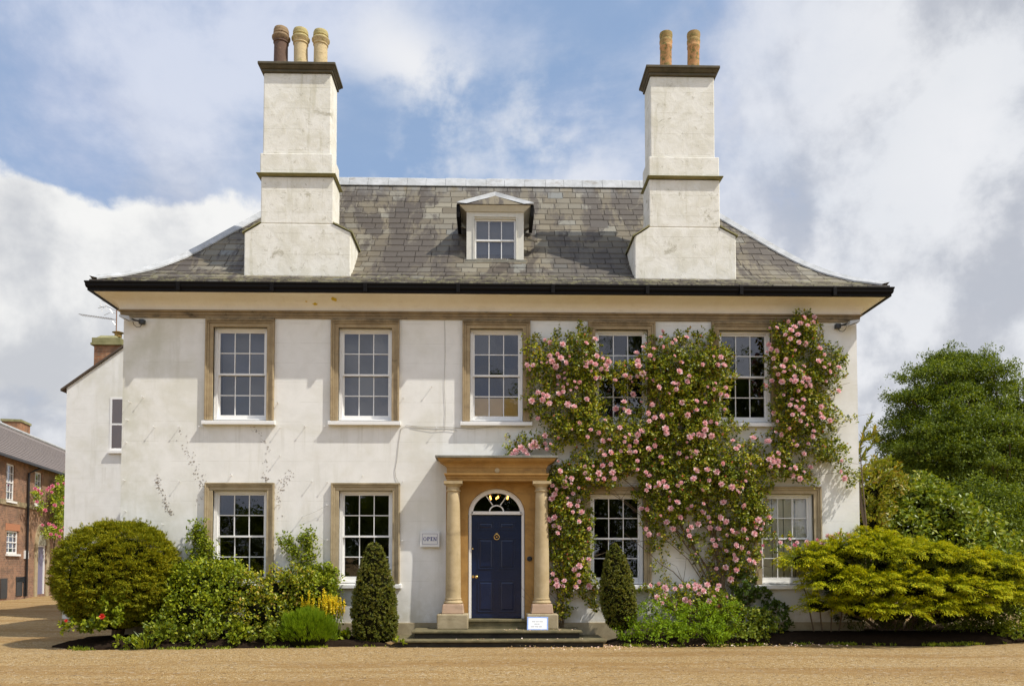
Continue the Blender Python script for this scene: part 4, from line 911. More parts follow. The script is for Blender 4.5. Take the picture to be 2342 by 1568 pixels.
# ------------------------------------------------------------------ brick house on the left
BA = math.atan2(.983, -.184); BO = Vector((-20.7, 17.7, 0))
B = empty('brick_house', BO, BA, 'long red brick house with slate roof and blue-grey door beyond the yew at the left', 'house')
ux, uy = math.cos(BA), math.sin(BA)
def bl(px, py, off=0.0):   # local x along the brick front, z
    d = _ray(px, py); n = Vector((-uy, ux, 0)); p0 = BO + n * (-off); t = (p0 - Vector(CAMP)).dot(n) / d.dot(n); p = Vector(CAMP) + d * t
    return (p - BO).dot(Vector((ux, uy, 0))), p.z
bh = []
def rect(xa, xb, ya, yb): t0, _ = bl(xa, (ya + yb) / 2); t1, _ = bl(xb, (ya + yb) / 2); tm = (xa + xb) / 2; return t0, t1, bl(tm, yb)[1], bl(tm, ya)[1]
bw = [rect(14, 34, 1060, 1145), rect(79, 96, 1079, 1155), rect(15, 42, 1213, 1266)]
t0, t1, z0, z1 = bw[0]; bw.append((t0 - 2.9, t1 - 2.9, z0, z1)); bw.append((bw[2][0] - 2.6, bw[2][1] - 2.6, bw[2][2], bw[2][3]))
bw.append((bw[1][0] + 3.6, bw[1][1] + 3.6, bw[1][2], bw[1][3]))
dt0, dt1, dz0, dz1 = rect(84, 104, 1246, 1357); dz0 = .12
bholes = bw + [(dt0, dt1, dz0, dz1)]
xs = sorted({-14., 30.} | {v for h in bholes for v in h[:2]}); zs = sorted({-.1, 6.3} | {v for h in bholes for v in h[2:]})
q = MB()
for a, b in zip(xs, xs[1:]):
    for c, d in zip(zs, zs[1:]):
        if not any(h[0] < (a + b) / 2 < h[1] and h[2] < (c + d) / 2 < h[3] for h in bholes): q.add([(a, 0, c), (b, 0, c), (b, 0, d), (a, 0, d)], [(0, 1, 2, 3)])
for x0, x1, z0, z1 in bholes:
    q.add([(x0, 0, z0), (x0, 0, z1), (x0, .2, z1), (x0, .2, z0)], [(0, 1, 2, 3)]); q.add([(x1, 0, z0), (x1, .2, z0), (x1, .2, z1), (x1, 0, z1)], [(0, 1, 2, 3)]); q.add([(x0, 0, z1), (x1, 0, z1), (x1, .2, z1), (x0, .2, z1)], [(0, 1, 2, 3)]); q.add([(x0, 0, z0), (x0, .2, z0), (x1, .2, z0), (x1, 0, z0)], [(0, 1, 2, 3)])
q.add([(-14, 0, -.1), (-14, 0, 6.3), (-14, 4, 9.1), (-14, 8, 6.3), (-14, 8, -.1)], [(0, 1, 2, 3, 4)]); q.add([(30, 0, -.1), (30, 8, -.1), (30, 8, 6.3), (30, 4, 9.1), (30, 0, 6.3)], [(0, 1, 2, 3, 4)]); q.add([(-14, 8, -.1), (-14, 8, 6.3), (30, 8, 6.3), (30, 8, -.1)], [(0, 1, 2, 3)])
q.build('wall', M['brick'], B, uv=wuv)
q = MB(); a = .3
while a < 4.85:
    z0_, z1_ = a, min(a + .26, 4.9); x = -14.2 + random.uniform(-.2, 0)
    def bp(u, r, lift): return (u, -.35 + r * math.cos(R(35)) - lift * .57, 6.08 + r * math.sin(R(35)) + lift * .82)
    while x < 30.2:
        wd = .3; q.add([bp(x + .004, a - .3, .02), bp(x + wd - .004, a - .3, .02), bp(x + wd - .004, a + .0, .0), bp(x + .004, a + .0, .0), bp(x + .004, a - .3, -.01), bp(x + wd - .004, a - .3, -.01)], [(0, 1, 2, 3), (4, 5, 1, 0)]); x += wd
    a += .26
q.add([bp(-14.2, -.0, -.02), bp(30.2, 0, -.02), bp(30.2, 5.35, -.02), bp(-14.2, 5.35, -.02)], [(0, 1, 2, 3)])
q.add([(-14.2, 4.03, 9.1), (30.2, 4.03, 9.1), (30.2, 8.4, 6.05), (-14.2, 8.4, 6.05)], [(0, 1, 2, 3)])
q.build('roof', simple('pink_grey_slate', (.17, .14, .125), .7, 0, .25, 3), B)
q = MB(); q.tube([(-14.2, 3.98, 9.14), (30.2, 3.98, 9.14)], .10, 8); q.build('ridge_tiles', M['lead'], B)
q = MB(); q.box(-14.3, 30.3, -.42, -.30, 6.02, 6.12); q.build('gutter', M['pipe'], B)
q = MB(); tp, _ = bl(64, 1200, .1); q.tube([(tp + .9, -.36, 6.05), (tp + .5, -.2, 5.9), (tp, -.09, 5.7), (tp, -.09, .1)], .055, 8); q.build('drainpipe', M['pipe'], B)
zs1 = bl(30, 1150)[1]; q = MB(); q.box(-14, 30, -.05, -.001, zs1 - .12, zs1 + .1); q.build('string_course', M['stoneg'], B)
for i, (x0, x1, z0, z1) in enumerate(bw):
    q = MB(); y = .06
    q.box(x0, x0 + .07, y, y + .06, z0, z1); q.box(x1 - .07, x1, y, y + .06, z0, z1); q.box(x0 + .07, x1 - .07, y, y + .06, z0, z0 + .09); q.box(x0 + .07, x1 - .07, y, y + .06, z1 - .07, z1); zm = (z0 + z1) / 2; q.box(x0 + .07, x1 - .07, y - .01, y + .06, zm - .025, zm + .025)
    for k in (1, 2): xx = x0 + (x1 - x0) * k / 3; q.box(xx - .014, xx + .014, y + .01, y + .05, z0 + .09, zm - .026); q.box(xx - .014, xx + .014, y + .01, y + .05, zm + .026, z1 - .07)
    for zz_ in ((z0 + zm) / 2, (zm + z1) / 2): q.box(x0 + .07, x1 - .07, y + .012, y + .048, zz_ - .012, zz_ + .012)
    wn = q.build('window', M['white'], B)
    pane_grid(x0 + .02, x1 - .02, z0 + .02, z1 - .02, y + .03, 3, 4, .02).build('glass', M['glass'], wn)
    MB().box(x0 - .08, x1 + .08, -.09, -.001, z0 - .09, z0 - .003).build('sill', M['white'], wn)
    MB().box(x0, x1, .5, .52, z0, z1).build('room_behind', M['dark'], wn)
    if z0 < 3: MB().box(x0 - .15, x1 + .15, -.012, -.001, z1 + .003, z1 + .3).build('lintel', simple('rubbed_brick', (.40, .17, .085), .9, 0, .15, 20), wn)
q = MB(); q.box(dt0, dt1, .10, .15, dz0, dz1 - .0); dd = q.build('door', M['mauve'], B)
q = MB(); q.box(dt0 - .0, dt0 + .08, .04, .099, dz0, dz1); q.box(dt1 - .08, dt1, .04, .099, dz0, dz1); q.box(dt0 + .08, dt1 - .08, .04, .099, dz1 - .08, dz1); q.build('door_frame', M['white'], dd)
q = MB(); dc = (dt0 + dt1) / 2; hw = (dt1 - dt0) / 2
q.box(dt0 - .35, dt0 - .001, -.05, -.001, 0, dz1); q.box(dt1 + .001, dt1 + .35, -.05, -.001, 0, dz1)
NN = 14; T = [math.pi * k / NN for k in range(NN + 1)]; V = [(dc + (hw + .35) * math.cos(t), -.05, dz1 + (hw * 1.25 + .35) * math.sin(t)) for t in T] + [(dc + hw * math.cos(t), -.05, dz1 + hw * 1.25 * math.sin(t)) for t in T]
V += [(x, .0, z) for x, _, z in V]; m_ = NN + 1; F = []
for k in range(NN): F += [(k, k + 1, m_ + k + 1, m_ + k), (k, 2 * m_ + k, 2 * m_ + k + 1, k + 1), (m_ + k, m_ + k + 1, 3 * m_ + k + 1, 3 * m_ + k)]
q.add(V, F); q.build('door_surround', M['stoneg'], dd)
V = [(dc + hw * math.cos(t), -.02, dz1 + hw * 1.25 * math.sin(t)) for t in T]; obj_from('arch_panel', V, [tuple(range(NN + 1))], simple('pale_tympanum', (.34, .33, .26), .8, 0, .3, 9), dd)
q = MB(); n0 = bl(54, 1268)[0]; n1 = bl(63, 1268)[0]; q.box(n0, n1, -.05, -.002, bl(58, 1277)[1], bl(58, 1258)[1]); q.build('wall_notice', M['board'], B)
for xa, xb, ya, yb in ((36, 50, 1320, 1362), (53, 60, 1330, 1362), (36, 62, 1318, 1330), (0, 15, 1322, 1368)):
    t0, t1, z0, z1 = rect(xa, xb, ya, yb); q = MB(); q.box(t0, t1, -.03, -.001, max(z0, .02), z1); q.build('black_hatch', M['iron'], B)
cq = MB(); t0, t1 = 15.5, 17.0; cq.box(t0, t1, 4.6, 5.6, 8.0, 10.0); cc_ = cq.build('chimney', M['brickc'], B, uv=wuv)
MB().box(t0 - .06, t1 + .06, 4.54, 5.66, 10.002, 10.14).build('chimney_cap', M['ledge'], cc_)

# ------------------------------------------------------------------ plants
def stems(paths, r0=.012, r1=.004):
    q = MB()
    for p in paths: q.tube(p, r0, 5, r1)
    return q
def ell_surface(n, c, r, zmin=-1.0, noise=.06):
    d = rnd(int(n * 2.2)); d = d[d[:, 2] > zmin][:n]
    k = 1 + noise * (np.sin(d[:, 0] * 7 + 1) * np.cos(d[:, 1] * 6) + np.sin(d[:, 2] * 9 + d[:, 0] * 5))
    P = np.array(c) + d * np.array(r) * k[:, None]; N = nrm(d / np.array(r)); return P, N
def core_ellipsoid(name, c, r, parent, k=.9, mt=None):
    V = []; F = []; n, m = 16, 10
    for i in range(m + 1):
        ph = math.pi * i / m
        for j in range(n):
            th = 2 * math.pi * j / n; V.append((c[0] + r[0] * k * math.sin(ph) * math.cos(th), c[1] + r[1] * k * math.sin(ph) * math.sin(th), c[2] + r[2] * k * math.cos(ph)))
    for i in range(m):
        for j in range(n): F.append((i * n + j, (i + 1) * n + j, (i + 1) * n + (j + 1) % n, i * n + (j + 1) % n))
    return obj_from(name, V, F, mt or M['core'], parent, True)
def small_rose(name, r, parent_mt, petals=14):
    """open double rose: rings of cupped petals round +z"""
    V = []; F = []
    for ring, (n, rr, tilt, ln) in enumerate(((6, .30, .35, 1.0), (5, .22, .75, .85), (4, .10, 1.15, .65))):
        for k in range(n):
            a = 2 * math.pi * (k + ring * .4) / n + random.uniform(-.15, .15); ca, sa = math.cos(a), math.sin(a); wd = r * .42 * (1 - ring * .12); L = r * ln
            pts = []
            for u, v in ((.05, 0), (.5, -1), (.95, -.55), (1.08, 0), (.95, .55), (.5, 1)):
                rad = u * L * math.cos(tilt * u); hh = u * L * math.sin(tilt * u) - (.10 * r if ring == 0 else 0); off = v * wd
                pts.append((ca * rad - sa * off, sa * rad + ca * off, hh + random.uniform(-.03, .03) * r))
            n0 = len(V); V += pts; F += [(n0, n0 + 1, n0 + 2, n0 + 3), (n0, n0 + 3, n0 + 4, n0 + 5)]
    me = bpy.data.meshes.new(name); me.from_pydata(V, [], F); me.materials.append(parent_mt); me.update(); return me
ROSES = [small_rose('rose_blossom', 1.0, PINK) for _ in range(4)]; ROSEM = [small_rose('rose_blossom', 1.0, MAGENTA) for _ in range(2)]
def merged_blossoms(name, spots, meshes, parent):
    V = []; F = []
    for (p, d, r) in spots:
        me = random.choice(meshes); q = Vector(d).to_track_quat('Z', 'Y').to_matrix() @ Matrix.Rotation(random.random() * 6, 3, 'Z'); n0 = len(V)
        V += [tuple(Vector(p) + (q @ v.co) * r) for v in me.vertices]; F += [tuple(i + n0 for i in f.vertices) for f in me.polygons]
    o = obj_from(name, V, F, meshes[0].materials[0], parent); o['kind'] = 'stuff'; return o
def place_blossoms(spots, meshes, parent, maxn=100, name='blossom'):
    spots = sorted(spots, key=lambda s: -s[2])
    for p, d, r in spots[:maxn]:
        o = bpy.data.objects.new(name, random.choice(meshes)); col.objects.link(o); o.location = p; o.rotation_euler = (Vector(d).to_track_quat('Z', 'Y').to_matrix() @ Matrix.Rotation(random.random() * 6, 3, 'Z')).to_euler(); o.scale = (r, r, r); o.parent = parent
    if spots[maxn:]: merged_blossoms('smaller_blossoms', spots[maxn:], meshes, parent)

# ---- climbing rose: density of cover on the wall, cells of 25 px of the 2560 px photograph
MASK = '''
...........................462....
...2.34.........2.23.....57776....
33253573....42455334.....57776....
455667850...446765465....46766332.
3477787740126678867872..376437764.
3675788743677887887752..277757763.
1564478645636778888753..157888652.
1654677603414688888651..32688624..
466666552030267888764....4677651..
356657763042356888773....5777763..
1446777632536678888841...577766433
..467777767777888887654203666653..
44366573467777788886520335556553..
543622435667777678876453245545644.
...114666777777778888677655224553.
...45576677778777888887666654..333
..1675777732677888888776544444..34
..16665343026788888788875...12..13
..15534010046777877557772.........
...6643.....4677655556876.........
..156652....45564455578761........
..445552....5555443356874.........
..355653....3453453467875333......
..346662....3433344357762.........
..346651.....232233346761.........
...4665......431123345551.........
..345553.....32222333543..........
...45554...3444442531321..........
...14242....224543543141..........
...44214......2455442.............
....41..........443...............
'''.strip('\n').split('\n')
def dens(px, py):   # px,py in 2560 space, bilinear
    fx, fy = (px - 1300) / 25 - .5, (py - 780) / 25 - .5; i, j = int(math.floor(fx)), int(math.floor(fy))
    def c(i, j):
        if 0 <= j < len(MASK) and 0 <= i < len(MASK[j]) and MASK[j][i].isdigit(): return int(MASK[j][i])
        return 0
    a, b = fx - i, fy - j; lowk = 1.0 if py < 1310 else .84
    return lowk * ((c(i, j) * (1 - a) + c(i + 1, j) * a) * (1 - b) + (c(i, j + 1) * (1 - a) + c(i + 1, j + 1) * a) * b)
def smooth_noise(px, py):
    return math.sin(px * .11 + 1.3 * math.sin(py * .07)) * math.cos(py * .095 + 1.7 * math.sin(px * .05))
def rose_fill(region, nleaf, nblos, seed):
    random.seed(seed); C = []; N = []; bl_ = []
    tries = 0
    while len(C) < nleaf and tries < nleaf * 40:
        tries += 1; px = random.uniform(1262, 2160); py = random.uniform(775, 1560)
        if not region(px, py): continue
        d = dens(px, py); d += (.5 + .16 * d) * smooth_noise(px, py)
        if px < 1300 and 1085 < py < 1145: d = 3.5
        if d < 1.9 or random.random() > (d / 8) ** 1.5: continue
        dep = .08 + .045 * max(0, d); Y = -random.uniform(.04, 1.0) ** .75 * dep - .03
        x, z = at(px / 1.0931, py / 1.0931, Y); C.append((x, Y, z)); N.append((0, -1, .1))
    tries = 0
    while len(bl_) < nblos and tries < 20000:
        tries += 1; px = random.uniform(1265, 2155); py = random.uniform(785, 1530)
        if not region(px, py): continue
        d = dens(px, py)
        if px < 1300 and 1085 < py < 1145: d = 6
        if d < 2.8 or random.random() > .35 + .4 * smooth_noise(px * .8 + 40, py * .8): continue
        k = random.choice((1, 1, 2, 2, 3, 4))
        for _ in range(k):
            qx, qy = px + random.gauss(0, 11), py + random.gauss(0, 9); dd_ = dens(qx, qy); Y = -(.12 + .045 * dd_) - random.uniform(0, .05); x, z = at(qx / 1.0931, qy / 1.0931, Y)
            if all((x - a[0][0]) ** 2 + (z - a[0][2]) ** 2 > .0075 for a in bl_):
                bl_.append(((x, Y, z), (random.gauss(0, .45), -1, random.gauss(.35, .4)), random.choice((random.uniform(.028, .05), random.uniform(.045, .074), random.uniform(.05, .076))))) 
    if seed == 12:
        for px, py in ((1180, 1032), (1192, 1024), (1200, 1031), (1215, 1021), (1223, 1012), (1174, 1039), (1228, 1020), (1206, 1040)):
            x, z = at(px, py, -.30); bl_.append(((x, -.30, z), (random.gauss(0, .4), -1, .4), random.uniform(.06, .085)))
    return np.array(C), np.array(N), bl_
def rose_plant(name, label, region, nleaf, nblos, seed, base, tips):
    T = empty(name, base, 0, label, 'climbing rose', 'pink climbing roses on the white wall'); inv_ = Matrix.Translation([-v for v in base])
    C, N, bs = rose_fill(region, nleaf, nblos, seed); C = C - np.array(base)
    leaves = clump_leaves(C, N, 6, .045, .058, .042, .55, 1.0, .0, roll=.75)
    leaf_object('foliage', [(leaves, 0)], [ROSEL], T)
    sel = C[rng.choice(len(C), max(10, nblos // 2))]; buds = clump_leaves(sel + np.array([0, -.06, .01]), np.tile([0, -.4, 1.], (len(sel), 1)), 5, .018, .035, .02, .9, .5)
    tag(leaf_object('buds', [(buds, 0)], [BUD], T), kind='stuff')
    q = MB(); random.seed(seed + 5); bx = Vector((0, 0, 0))
    for (px, py), r in tips:
        x, z = at(px / 1.0931, py / 1.0931, -.12); e = Vector((x, -.10, z)) - Vector(base); n = 9; pts = []
        sg = random.choice((-1, 1)); bw_ = random.uniform(.05, .18)
        for k in range(n + 1):
            f = k / n; p = Vector((e.x * (f ** 1.35), e.y * f, e.z * (f ** .85))); p.x += math.sin(f * math.pi) * bw_ * sg + random.gauss(0, .022); p.z += random.gauss(0, .02); p.y += random.uniform(-.05, .0)
            pts.append(p)
        q.tube(pts, r, 6, r * .25)
        for _ in range(5):
            k = random.randint(3, n - 1); a = pts[k]; L = random.uniform(.3, .8); ang = random.uniform(.2, 2.9)
            b = a + Vector((math.cos(ang) * L, random.uniform(-.12, .02), math.sin(ang) * L * .8)); mid = (a + b) / 2 + Vector((random.gauss(0, .06), -.03, random.gauss(.03, .05)))
            q.tube([a, mid, b], r * .32, 4, .0025)
    q.build('stems', M['stem'], T)
    place_blossoms([((p[0] - base[0], p[1] - base[1], p[2] - base[2]), d, r) for p, d, r in bs], ROSES, T)
    return T
def porch_side(px, py): return (px < 1495 and py > 1165)
def main_rose(px, py): return not porch_side(px, py) and px < 1925
def end_rose(px, py): return px >= 1925
rose_plant('climbing_rose', 'pink climbing rose growing up the wall between the porch column and the ground floor window', porch_side, 1900, 46, 11, (1.35, -.08, .12),
           [((1340, 1440), .010), ((1350, 1330), .012), ((1420, 1250), .013), ((1460, 1330), .010), ((1370, 1210), .011), ((1330, 1500), .008), ((1480, 1440), .007)])
rose_plant('climbing_rose', 'largest pink climbing rose, spread round the two upper windows right of the porch', main_rose, 10200, 270, 12, (4.55, -.12, .15),
           [((1620, 1250), .028), ((1760, 1240), .034), ((1850, 1300), .026), ((1500, 1150), .022), ((1700, 1100), .024), ((1420, 1000), .018), ((1560, 1330), .016), ((1380, 880), .014), ((1650, 900), .02), ((1740, 850), .014), ((1800, 1180), .02), ((1870, 1150), .016), ((1620, 1500), .014), ((1560, 1490), .012), ((1840, 1440), .012), ((1340, 1110), .012), ((1500, 1210), .010), ((1780, 1400), .012)])
rose_plant('climbing_rose', 'pink climbing rose column between the upper right window and the corner of the house', end_rose, 2900, 98, 13, (5.85, -.10, 3.25),
           [((1980, 850), .016), ((2050, 950), .014), ((2090, 1130), .010), ((2125, 1180), .007), ((2010, 1050), .016), ((1960, 950), .013), ((2140, 1040), .005), ((2060, 1190), .009)])

# ---- round yew
Yw = empty('yew_bush', (-7.12, -.55, 0), 0, 'big round clipped golden green yew bush at the left corner of the house', 'bush')
def yew_pts(n):
    d = rnd(n); r = np.array([1.09, 1.03, 1.11]); z = d[:, 2]; k = np.where(z < -.2, 1 - .22 * (-z - .2), 1.0)
    k = k * (1 + .035 * np.sin(d[:, 0] * 9 + d[:, 2] * 5) * np.cos(d[:, 1] * 8 + d[:, 2] * 7)); sq = (np.abs(d) ** 2.4).sum(1) ** (-1 / 2.4)
    return d * sq[:, None] * r * k[:, None] * .98 + np.array([0, 0, 1.24]), d
P0, N0 = yew_pts(2100); keep = P0[:, 2] > .12; P0, N0 = P0[keep], N0[keep]
P0 = P0 - N0 * (rng.random((len(P0), 1)) ** 1.6) * .085 - N0 * .02
lv = clump_leaves(P0, nrm(N0 + np.array([0, 0, .15])), 64, .082, .048, .014, .9, .7, -.1, flat=.42, roll=.5)
P0b, N0b = yew_pts(5200); keep = P0b[:, 2] > .12; P0b, N0b = P0b[keep] - N0b[keep] * .13, N0b[keep]; lvb = clump_leaves(P0b, N0b, 9, .06, .05, .018, .8, .9, -.1)
P1, N1 = yew_pts(260); keep = P1[:, 2] > 1.0; P1, N1 = P1[keep], N1[keep]; lv2 = clump_leaves(P1 + N1 * .03, nrm(N1 + np.array([0, 0, .5])), 12, .03, .065, .010, 1.5, .4, .1)
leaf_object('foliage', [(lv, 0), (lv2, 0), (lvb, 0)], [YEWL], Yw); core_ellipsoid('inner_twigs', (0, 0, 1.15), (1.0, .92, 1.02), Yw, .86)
MB().tube([(0, 0, -.02), (.03, 0, .5)], .12, 8).build('trunk', M['wood'], Yw)

# ---- box cones
def cone(name, loc, prof, lean, label, n, brown=0.0):
    T = empty(name, loc, 0, label, 'topiary', 'clipped box cones either side of the porch')
    zmax = prof[-1][1]; zz_ = rng.uniform(prof[0][1], zmax, n * 3); rr = np.interp(zz_, [p[1] for p in prof], [p[0] for p in prof]); keep = rng.random(n * 3) < rr / max(p[0] for p in prof) + .05; zz_, rr = zz_[keep][:n], rr[keep][:n]
    th = rng.uniform(0, 2 * math.pi, len(zz_)); rr = rr * (1 + .035 * np.sin(th * 3 + zz_ * 6) + .03 * np.sin(zz_ * 17 + th * 5)) - (rng.random(len(zz_)) ** 1.5) * .075
    lx = np.interp(zz_, [0, zmax], [0, lean]); P = np.stack([rr * np.cos(th) + lx, rr * np.sin(th), zz_], 1); N = nrm(np.stack([np.cos(th), np.sin(th), np.full(len(th), .35)], 1))
    lv = clump_leaves(P, N, 13, .026, .026, .018, .8, .9, .1, roll=.7); leaf_object('foliage', [(lv, 0)], [BOXL], T)
    q = MB(); q.lathe([(max(.01, r * .93), z) for r, z in prof], 0, 0, 18); o = q.build('inner_twigs', M['core'], T, True)
    for v in o.data.vertices: v.co.x += lean * v.co.z / zmax
    MB().tube([(0, 0, -.05), (.01, 0, prof[0][1] + .1)], .045, 8).build('trunk', M['wood'], T)
cone('box_cone', (-2.24, -.72, .02), [(.30, .05), (.40, .18), (.425, .45), (.41, .8), (.36, 1.1), (.27, 1.45), (.19, 1.7), (.12, 1.84), (.03, 1.91)], -.02, 'clipped dark green box cone left of the porch steps', 3400)
cone('box_cone', (2.44, -.62, .08), [(.16, .2), (.26, .3), (.325, .55), (.34, .85), (.31, 1.1), (.25, 1.35), (.17, 1.6), (.10, 1.74), (.02, 1.83)], -.13, 'leaning dark box cone in front of the window right of the porch', 2800)

# ---- generic shrubs: lumpy mass made of leafy lobes
def shrub(name, loc, lobes, mt, label, cat, per=10, L=.07, W=.045, dens_=55, cr=.07, out=.7, jit=.9, upb=.2, group=None, stem=True, mats=None, core=True, coremul=.5):
    T = empty(name, loc, 0, label, cat, group); Cs = []; Ns = []
    for (cx, cy, cz, rx, ry, rz_) in lobes:
        n = int(dens_ * (rx * ry + rx * rz_ + ry * rz_) * 4); p, nn = ell_surface(n, (cx, cy, cz), (rx, ry, rz_), -.75, .12); p = p - nn * (rng.random((len(p), 1)) ** 1.3) * .42 * min(rx, ry, rz_); Cs.append(p); Ns.append(nn)
    C = np.concatenate(Cs); N = nrm(np.concatenate(Ns) + np.array([0, 0, .2])); k = C[:, 2] > -loc[2] + .02; C, N = C[k], N[k]
    leaf_object('foliage', [(clump_leaves(C, N, per, cr, L, W, out, jit, upb, roll=.6), 0)], [mt], T)
    if core:
        for i, (cx, cy, cz, rx, ry, rz_) in enumerate(lobes):
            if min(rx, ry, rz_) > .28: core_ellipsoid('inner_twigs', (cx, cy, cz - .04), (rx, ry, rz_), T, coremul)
    if stem:
        ps = []
        for (cx, cy, cz, rx, ry, rz_) in lobes: ps.append([(cx * .3, cy * .3, -.03), (cx * .6 + random.gauss(0, .05), cy * .6, cz * .5), (cx, cy, cz + rz_ * .4)])
        stems(ps, .018, .004).build('stems', M['stem'], T)
    return T
G1 = 'leafy shrubs in the left flower bed'
shrub('rose_shrub', (-5.55, -.62, .1), [(-.5, .0, .75, .5, .42, .6), (.0, .05, 1.0, .5, .42, .48), (.5, .05, .9, .48, .4, .46), (.0, -.3, .5, .6, .35, .45), (-.35, .15, 1.2, .28, .25, .28), (.3, .1, 1.3, .25, .2, .2)], GREEN, 'broad leafy rose shrub under the lower left window, right of the round yew', 'shrub', 9, .065, .045, 85, .085, group=G1)
shrub('rose_shrub', (-4.35, -.55, .1), [(-.35, 0, .85, .5, .4, .45), (.25, .0, .9, .48, .4, .42), (.0, -.3, .5, .6, .35, .45), (.6, .05, 1.0, .4, .35, .35)], ROSEL, 'glossy leafy rose shrub between the broad shrub and the yellow flowers', 'shrub', 9, .062, .042, 85, .085, group=G1)
shrub('leafy_shrub', (-3.42, -.45, .1), [(0, 0, .92, .42, .35, .34), (.1, .0, .5, .4, .35, .35), (-.25, 0, .95, .25, .25, .25)], GREEN, 'light green leafy shrub behind the yellow flowers', 'shrub', 9, .06, .042, 85, .085, group=G1)
# plants low in the front of the bed
def clumpy(x, y, r, h, mt, label, cat='plant', name='bedding_plant', L=.07, W=.06, per=8, d=60):
    return shrub(name, (x, y, .08), [(0, 0, h * .45, r, r * .8, h * .55), (r * .4, -.05, h * .35, r * .6, r * .5, h * .4)], mt, label, cat, per, L, W, d, .05, .8, .8, .35, 'low bedding plants along the front of the bed', stem=False, core=False)
clumpy(-6.0, -1.25, .33, .42, BIGL, 'low scalloped-leaf plant in front of the yew and the broad shrub')
clumpy(-5.35, -1.22, .30, .38, BIGL, 'low round-leaved plant second in the front row from the yew')
clumpy(-4.75, -1.18, .30, .40, GREEN, 'low pale green plant at the middle of the front row')
clumpy(-4.2, -1.15, .28, .36, BIGL, 'low round-leaved plant left of the feathery mound')
clumpy(-6.55, -1.45, .20, .16, GREEN, 'small flat-leaved weed at the gravel edge below the red rose', name='weed', d=50)
clumpy(-2.85, -.85, .17, .24, GREEN, 'small leafy plant at the foot of the left box cone', d=70)
clumpy(-1.72, -1.3, .09, .10, GREEN, 'tiny weed at the left end of the bottom step', name='weed', d=70)
# red rose and its leaves in front of yew
RR = shrub('red_rose', (-6.95, -1.45, .1), [(.1, .0, .45, .22, .14, .18), (.15, .05, .75, .25, .12, .14), (-.55, .05, .30, .25, .12, .10), (-.2, .05, .32, .18, .1, .10)], GREEN, 'red rose with light green leaves in front of the round yew', 'rose', 8, .075, .055, 110, .05, core=False, stem=False)
for p, r in (((.06, -.18, .50), .055), ((-.62, -.08, .42), .03)):
    o = bpy.data.objects.new('blossom', small_rose('red_blossom', 1.0, RED)); col.objects.link(o); o.parent = RR; o.location = p; o.scale = (r,) * 3; o.rotation_euler = (R(80), 0, .3)
# strap-leaved / ferny plant
def grassy(name, loc, n, r, h, wd, mt, label, cat, spread=.8, parts=None):
    T = empty(name, loc, 0, label, cat); a = rng.uniform(0, 2 * math.pi, n); rr = r * np.sqrt(rng.random(n)); P = np.stack([rr * np.cos(a) * .5, rr * np.sin(a) * .5, np.zeros(n)], 1)
    Dr = nrm(np.stack([np.cos(a) * rr / r * spread, np.sin(a) * rr / r * spread, np.ones(n)], 1) + rnd(n) * .12); L = h * rng.uniform(.55, 1.1, n)
    V1 = leaf_arrays(P, Dr, L * .6, wd, fold=.1); tip = P + Dr * (L * .5)[:, None]; D2 = nrm(Dr + np.stack([np.cos(a), np.sin(a), -np.ones(n) * .3], 1) * .35 * spread); V2 = leaf_arrays(tip, D2, L * .55, wd * .8, fold=.1)
    leaf_object('foliage', [(V1, 0), (V2, 0)], [mt], T); return T
FM = empty('feathery_mound', (-3.42, -1.05, .05), 0, 'bright green feathery mound in front of the yellow flowers', 'plant')
pp, nn = ell_surface(2600, (0, 0, .18), (.50, .36, .46), -.25, .05); pp = pp - nn * rng.uniform(0, .25, (len(pp), 1))
leaf_object('foliage', [(clump_leaves(pp, nrm(nn + np.array([0, 0, .9])), 9, .03, .10, .006, 1.3, .35, .3), 0)], [FEATH], FM); core_ellipsoid('inner_twigs', (0, 0, .12), (.45, .33, .42), FM, .85)
YF = empty('yellow_flowers', (-3.2, -.72, .1), 0, 'spikes of bright yellow flowers behind the green feathery mound', 'flowers')
n = 46; sp_ = np.stack([rng.normal(.03, .15, n), rng.normal(-.12, .07, n), np.zeros(n)], 1); qs = MB(); pet = []
for s in sp_:
    h = random.uniform(.72, .98) - abs(s[0]) * .4; top_ = Vector((s[0] * 1.3, s[1], h)); qs.tube([tuple(s), tuple(top_)], .006, 4)
    k = 30; zz_ = np.linspace(h - .26, h, k); c = np.stack([np.full(k, s[0] * 1.3), np.full(k, s[1]), zz_], 1); pet.append(clump_leaves(c, np.tile([0, -.5, .4], (k, 1)), 3, .022, .028, .02, .5, 1, .2))
qs.build('stems', FEATH, YF); leaf_object('petals', [(np.concatenate(pet), 0)], [YFLOW], YF)
grassy('strap_leaved_plant', (-6.15, -1.5, .03), 60, .3, .34, .03, GREEN, 'spiky strap-leaved plant at the gravel edge in front of the yew', 'plant', 1.0)
grassy('fern', (-5.98, -1.2, .25), 90, .28, .36, .018, BIGL, 'fine-leaved fern between the yew and the low plants', 'fern', 1.3)

